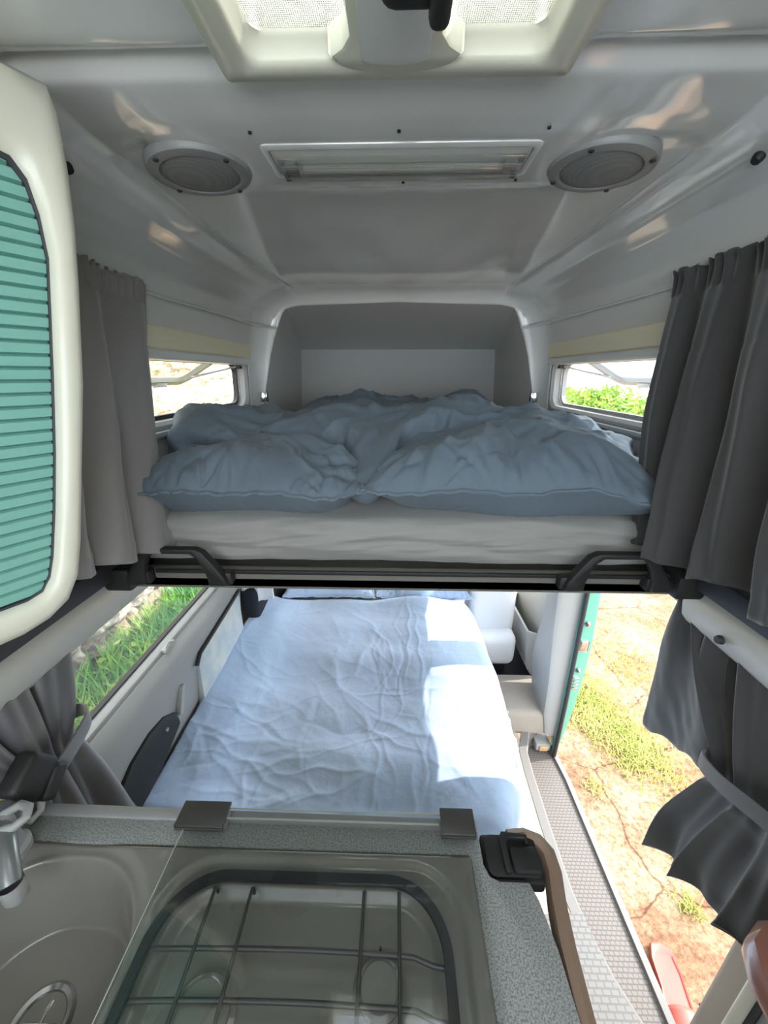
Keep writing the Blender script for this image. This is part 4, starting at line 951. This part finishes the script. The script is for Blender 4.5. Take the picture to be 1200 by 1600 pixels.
    tube('tap_lever', [(-.63, .375, .945), (-.606, .385, .955), (-.588, .380, .957), (-.580, .366, .955), (-.588, .354, .953), (-.604, .350, .951)], .007, 'greyplastic', t, 8)
    t.location.y += .030; t.location.x -= .014
kitchen()

# ------------------------------------------------------------------ RIGHT REAR UNIT
def unit():
    t = thing('side_unit', 'low side unit at the right with copper brown rounded edge and grey green top', 'cabinet', (.60, .1, 0))
    prism('unit_body', [(.540, -.6), (.540, .350), (.70, .350), (.70, -.6)], .006, .80, 'lightgrey', t, bev=.004)
    prism('corner_strip', [(.532, .333), (.532, .351), (.543, .356), (.555, .356), (.555, .333)], .006, .80, 'cream', t, bev=.003)
    prism('shadow_gap', [(.536, .323), (.536, .333), (.548, .333), (.548, .323)], .006, .80, 'rubber', t)
    pth = [(.72, .345), (.60, .365), (.56, .362), (.53, .345), (.515, .315), (.512, .28)]
    pr_ = [(-.022, -.03), (-.026, -.01), (-.020, .014), (0, .024), (.018, .020), (.026, .004), (.024, -.02), (.014, -.03)]
    sweep('corner_cap', [(x, y, .818) for x, y in pth], pr_, 'copper', t)
    sweep('edge_rail', [(.512, .276, .816), (.512, .1, .816), (.512, -.5, .816)], [(a * .94, b * .94) for a, b in pr_], 'copper', t)
    prism('top_inlay', rrect(.536, .70, -.5, .335, .02, 5), .80, .834, 'inlay', t, bev=.004)
    lathe('round_knob', [(0, .022), (.012, .020), (.018, .010), (.014, 0)], (.540, .22, .70), 'copper', t, 20, Matrix.Rotation(-math.pi / 2, 4, 'Y'))
    t.location.x += .042; t.location.z -= .052
unit()

# ------------------------------------------------------------------ OUTSIDE
def ground():
    n = 90; VV = []
    for y in np.linspace(-6, 16, n):
        for x in np.linspace(-12, 16, n): VV.append((x, y, -.45 + .02 * nz3(x * .7, y * .7)))
    return mesh_obj('ground', VV, grid_faces(n, n), 'ground')
struct(ground())
bank = mesh_obj('grass_bank', [(x, y, z) for y in (-2, 9) for x, z in ((-2.6, -.30), (-2.0, -.38), (-1.2, -.42))], [(0, 1, 4, 3), (1, 2, 5, 4)], 'soil'); struct(bank)
def stonewall():
    ny, nzg = 330, 170; y0, y1, z0, z1 = -.5, 7.5, -.45, 2.9
    Yg, Zg = np.meshgrid(np.linspace(y0, y1, ny), np.linspace(z0, z1, nzg))
    r = np.random.RandomState(5); seeds = []
    z = z0 - .1
    while z < z1 + .2:
        h = r.uniform(.14, .30) if z < .9 else r.uniform(.22, .34); y = y0 - .3
        while y < y1 + .3:
            w_ = r.uniform(.18, .5); seeds.append((y + w_ / 2, z + h / 2 + r.uniform(-.05, .05), w_, h)); y += w_
        z += h
    S = np.array(seeds); wy = Yg + .03 * vnoise(Yg, Zg, 3, 6, 2.5); wz = Zg + .025 * vnoise(Yg, Zg, 8, 6, 3)
    D = np.full((2,) + Yg.shape, 9.); I = np.zeros(Yg.shape, int)
    for k, (a, b, w_, h) in enumerate(S):
        d = np.sqrt(((wy - a) / w_ * .5) ** 2 * 1.0 + ((wz - b) / h * .5) ** 2) if False else (np.abs((wy - a) / w_) ** 3 + np.abs((wz - b) / h) ** 3) ** (1 / 3)
        c = d < D[0]; D[1] = np.where(c, D[0], np.minimum(D[1], d)); I = np.where(c, k, I); D[0] = np.where(c, d, D[0])
    e = np.clip((D[1] - D[0]) / .22, 0, 1); push = r.uniform(0, .06, len(S))[I]
    X = -2.22 + (.07 + push) * np.sqrt(1 - (1 - e) ** 2) + .02 * vnoise(Yg, Zg, 21, 8, 7) + .010 * vnoise(Yg, Zg, 22, 8, 18) - .08 * np.clip((.3 - Zg), 0, 1) * -1
    o = mesh_obj('stone_wall', np.stack([X, Yg, Zg], -1).reshape(-1, 3), grid_faces(ny, nzg), 'stone')
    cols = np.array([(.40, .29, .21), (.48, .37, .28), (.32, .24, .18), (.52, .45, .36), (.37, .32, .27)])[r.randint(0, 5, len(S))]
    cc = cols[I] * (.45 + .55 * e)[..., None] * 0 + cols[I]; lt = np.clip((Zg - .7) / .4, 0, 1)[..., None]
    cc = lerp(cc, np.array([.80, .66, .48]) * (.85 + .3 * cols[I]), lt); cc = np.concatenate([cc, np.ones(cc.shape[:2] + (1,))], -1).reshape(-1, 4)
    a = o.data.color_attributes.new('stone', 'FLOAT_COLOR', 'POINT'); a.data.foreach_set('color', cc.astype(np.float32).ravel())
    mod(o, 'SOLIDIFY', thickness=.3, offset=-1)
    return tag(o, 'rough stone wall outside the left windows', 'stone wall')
stonewall()
def blades(name, n, fn, hmin, hmax, wd, m, label, cat='grass', bend=.5, seed=1, lean=.0):
    r = np.random.RandomState(seed); VV = []; FF = []
    for _ in range(n):
        q = fn(r)
        if q is None: continue
        x, y, z = q; h = r.uniform(hmin, hmax); a = r.uniform(0, 6.28); b = r.uniform(.1, bend) * h; w_ = wd * r.uniform(.6, 1.3)
        sx, sy = math.cos(a + 1.57) * w_, math.sin(a + 1.57) * w_; dx, dy = math.cos(a) * b, math.sin(a) * b; k = len(VV)
        VV += [(x - sx, y - sy, z), (x + sx, y + sy, z), (x + dx * .35 - sx, y + dy * .35 - sy, z + h * .55), (x + dx * .35 + sx, y + dy * .35 + sy, z + h * .55), (x + dx, y + dy, z + h * .95)]
        FF += [(k, k + 1, k + 3, k + 2), (k + 2, k + 3, k + 4)]
    o = mesh_obj(name, VV, FF, m); return tag(o, label, cat, kind='stuff')
def lg(r):
    y = r.uniform(.3, 5.2); x = -1.05 - abs(r.normal(0, .36))
    if x < -2.06 or r.uniform() < .35: x = r.uniform(-2.06, -1.2)
    return (x, y, -.42 + max(0, -1.3 - x) * .08)
blades('grass', 24000, lg, .06, .30, .006, 'grass', 'green grass and weeds between van and stone wall on the left', bend=.9)
def leafclump(name, n, fn, size, m, label, cat, seed=2):
    r = np.random.RandomState(seed); VV = []; FF = []
    for _ in range(n):
        x, y, z = fn(r); s_ = size * r.uniform(.5, 1.3); a = Vector((r.normal(), r.normal(), r.normal())).normalized(); b = a.orthogonal().normalized(); c = a.cross(b); k = len(VV); p = Vector((x, y, z))
        th = r.uniform(0, 6.28); b, c = b * math.cos(th) + c * math.sin(th), c * math.cos(th) - b * math.sin(th)
        VV += [p - b * s_, p + c * s_ * .45 + a * s_ * .12, p + b * s_, p - c * s_ * .45 + a * s_ * .12]; FF += [(k, k + 1, k + 2, k + 3)]
    o = mesh_obj(name, VV, FF, m, smooth=False); return tag(o, label, cat, kind='stuff')
def lw(r):
    i = r.randint(0, 14); rr = np.random.RandomState(i + 50); cx, cy, h = -1.80 + rr.uniform(0, .6), rr.uniform(1.0, 6.5), rr.uniform(.15, .45)
    if rr.uniform() < .4: cy = rr.uniform(3.0, 4.6); h += .25
    return (cx + r.normal(0, .14), cy + r.normal(0, .22), -.40 + abs(r.normal(0, h * .5)))
leafclump('weeds', 5200, lw, .028, 'hedge', 'leafy green weeds growing at the foot of the stone wall', 'weeds')
def hd(r):
    y = r.uniform(1.0, 14); return (5.2 + r.normal(0, .3), y, -.4 + 1.55 * (r.uniform() ** .6) + .12 * math.sin(y * 2) + r.normal(0, .05))
leafclump('hedge', 26000, hd, .075, 'hedge', 'sunlit green hedge seen through the right roof window', 'hedge', 6)
PATCH = [(1.28, 2.15, .20, 2600), (1.42, 1.70, .18, 2600), (1.25, 1.9, .14, 1500), (1.75, 2.4, .25, 900), (1.9, 1.9, .2, 700), (1.35, 1.15, .07, 260), (1.05, 1.45, .05, 120), (2.3, 2.8, .12, 200), (1.22, .98, .04, 120), (1.5, 1.35, .07, 160)]
def gp(r):
    wts = np.array([p[3] for p in PATCH], float); i = r.choice(len(PATCH), p=wts / wts.sum()); p = PATCH[i]
    return (p[0] + r.normal(0, p[2] * .6), p[1] + r.normal(0, p[2] * .7), -.45)
blades('grass', 7000, gp, .015, .05, .0026, 'drygrass', 'yellow green grass patch on the dirt beside the sliding door', bend=1.2, seed=4)
def shoe(loc, rz, label):
    t = thing('clog', label, 'shoe', loc); Rm = Matrix.Translation(loc) @ Matrix.Rotation(rz, 4, 'Z')
    ol = [(.0, -.13), (.028, -.122), (.037, -.09), (.034, -.03), (.042, .03), (.050, .075), (.044, .115), (.02, .138), (-.01, .138), (-.036, .112), (-.042, .06), (-.034, 0), (-.034, -.08), (-.026, -.12)]
    L_ = [[tuple(Rm @ Vector((x * k, y * k, z))) for x, y in ol] for k, z in ((1.2, 0), (1.25, .004), (1.25, .020), (1.21, .024), (1.08, .022), (1.02, .018))]
    loftloops('sole', L_, 'redshoe', t, True, True)
    VV = []; 
    for j in range(11):
        y = .02 + .11 * j / 10; wv = .055 * math.sqrt(max(.05, 1 - ((j - 4) / 7.2) ** 2)); hh = .040 * (1 - (j / 11) ** 2) + .008
        for i in range(13):
            a = math.pi * i / 12; VV.append(Rm @ Vector((math.cos(a) * wv + .004, y, .02 + math.sin(a) * hh)))
    mesh_obj('upper_strap', VV, grid_faces(13, 11), 'redshoe', t)
    mod(bpy.data.objects[t.children[-1].name], 'SOLIDIFY', thickness=.004)
shoe((.985, .70, -.445), math.radians(168), 'coral red clog on the dirt at the foot of the step, nearest the camera')
shoe((.885, 1.10, -.445), math.radians(10), 'coral red clog half hidden by the step edge further forward')
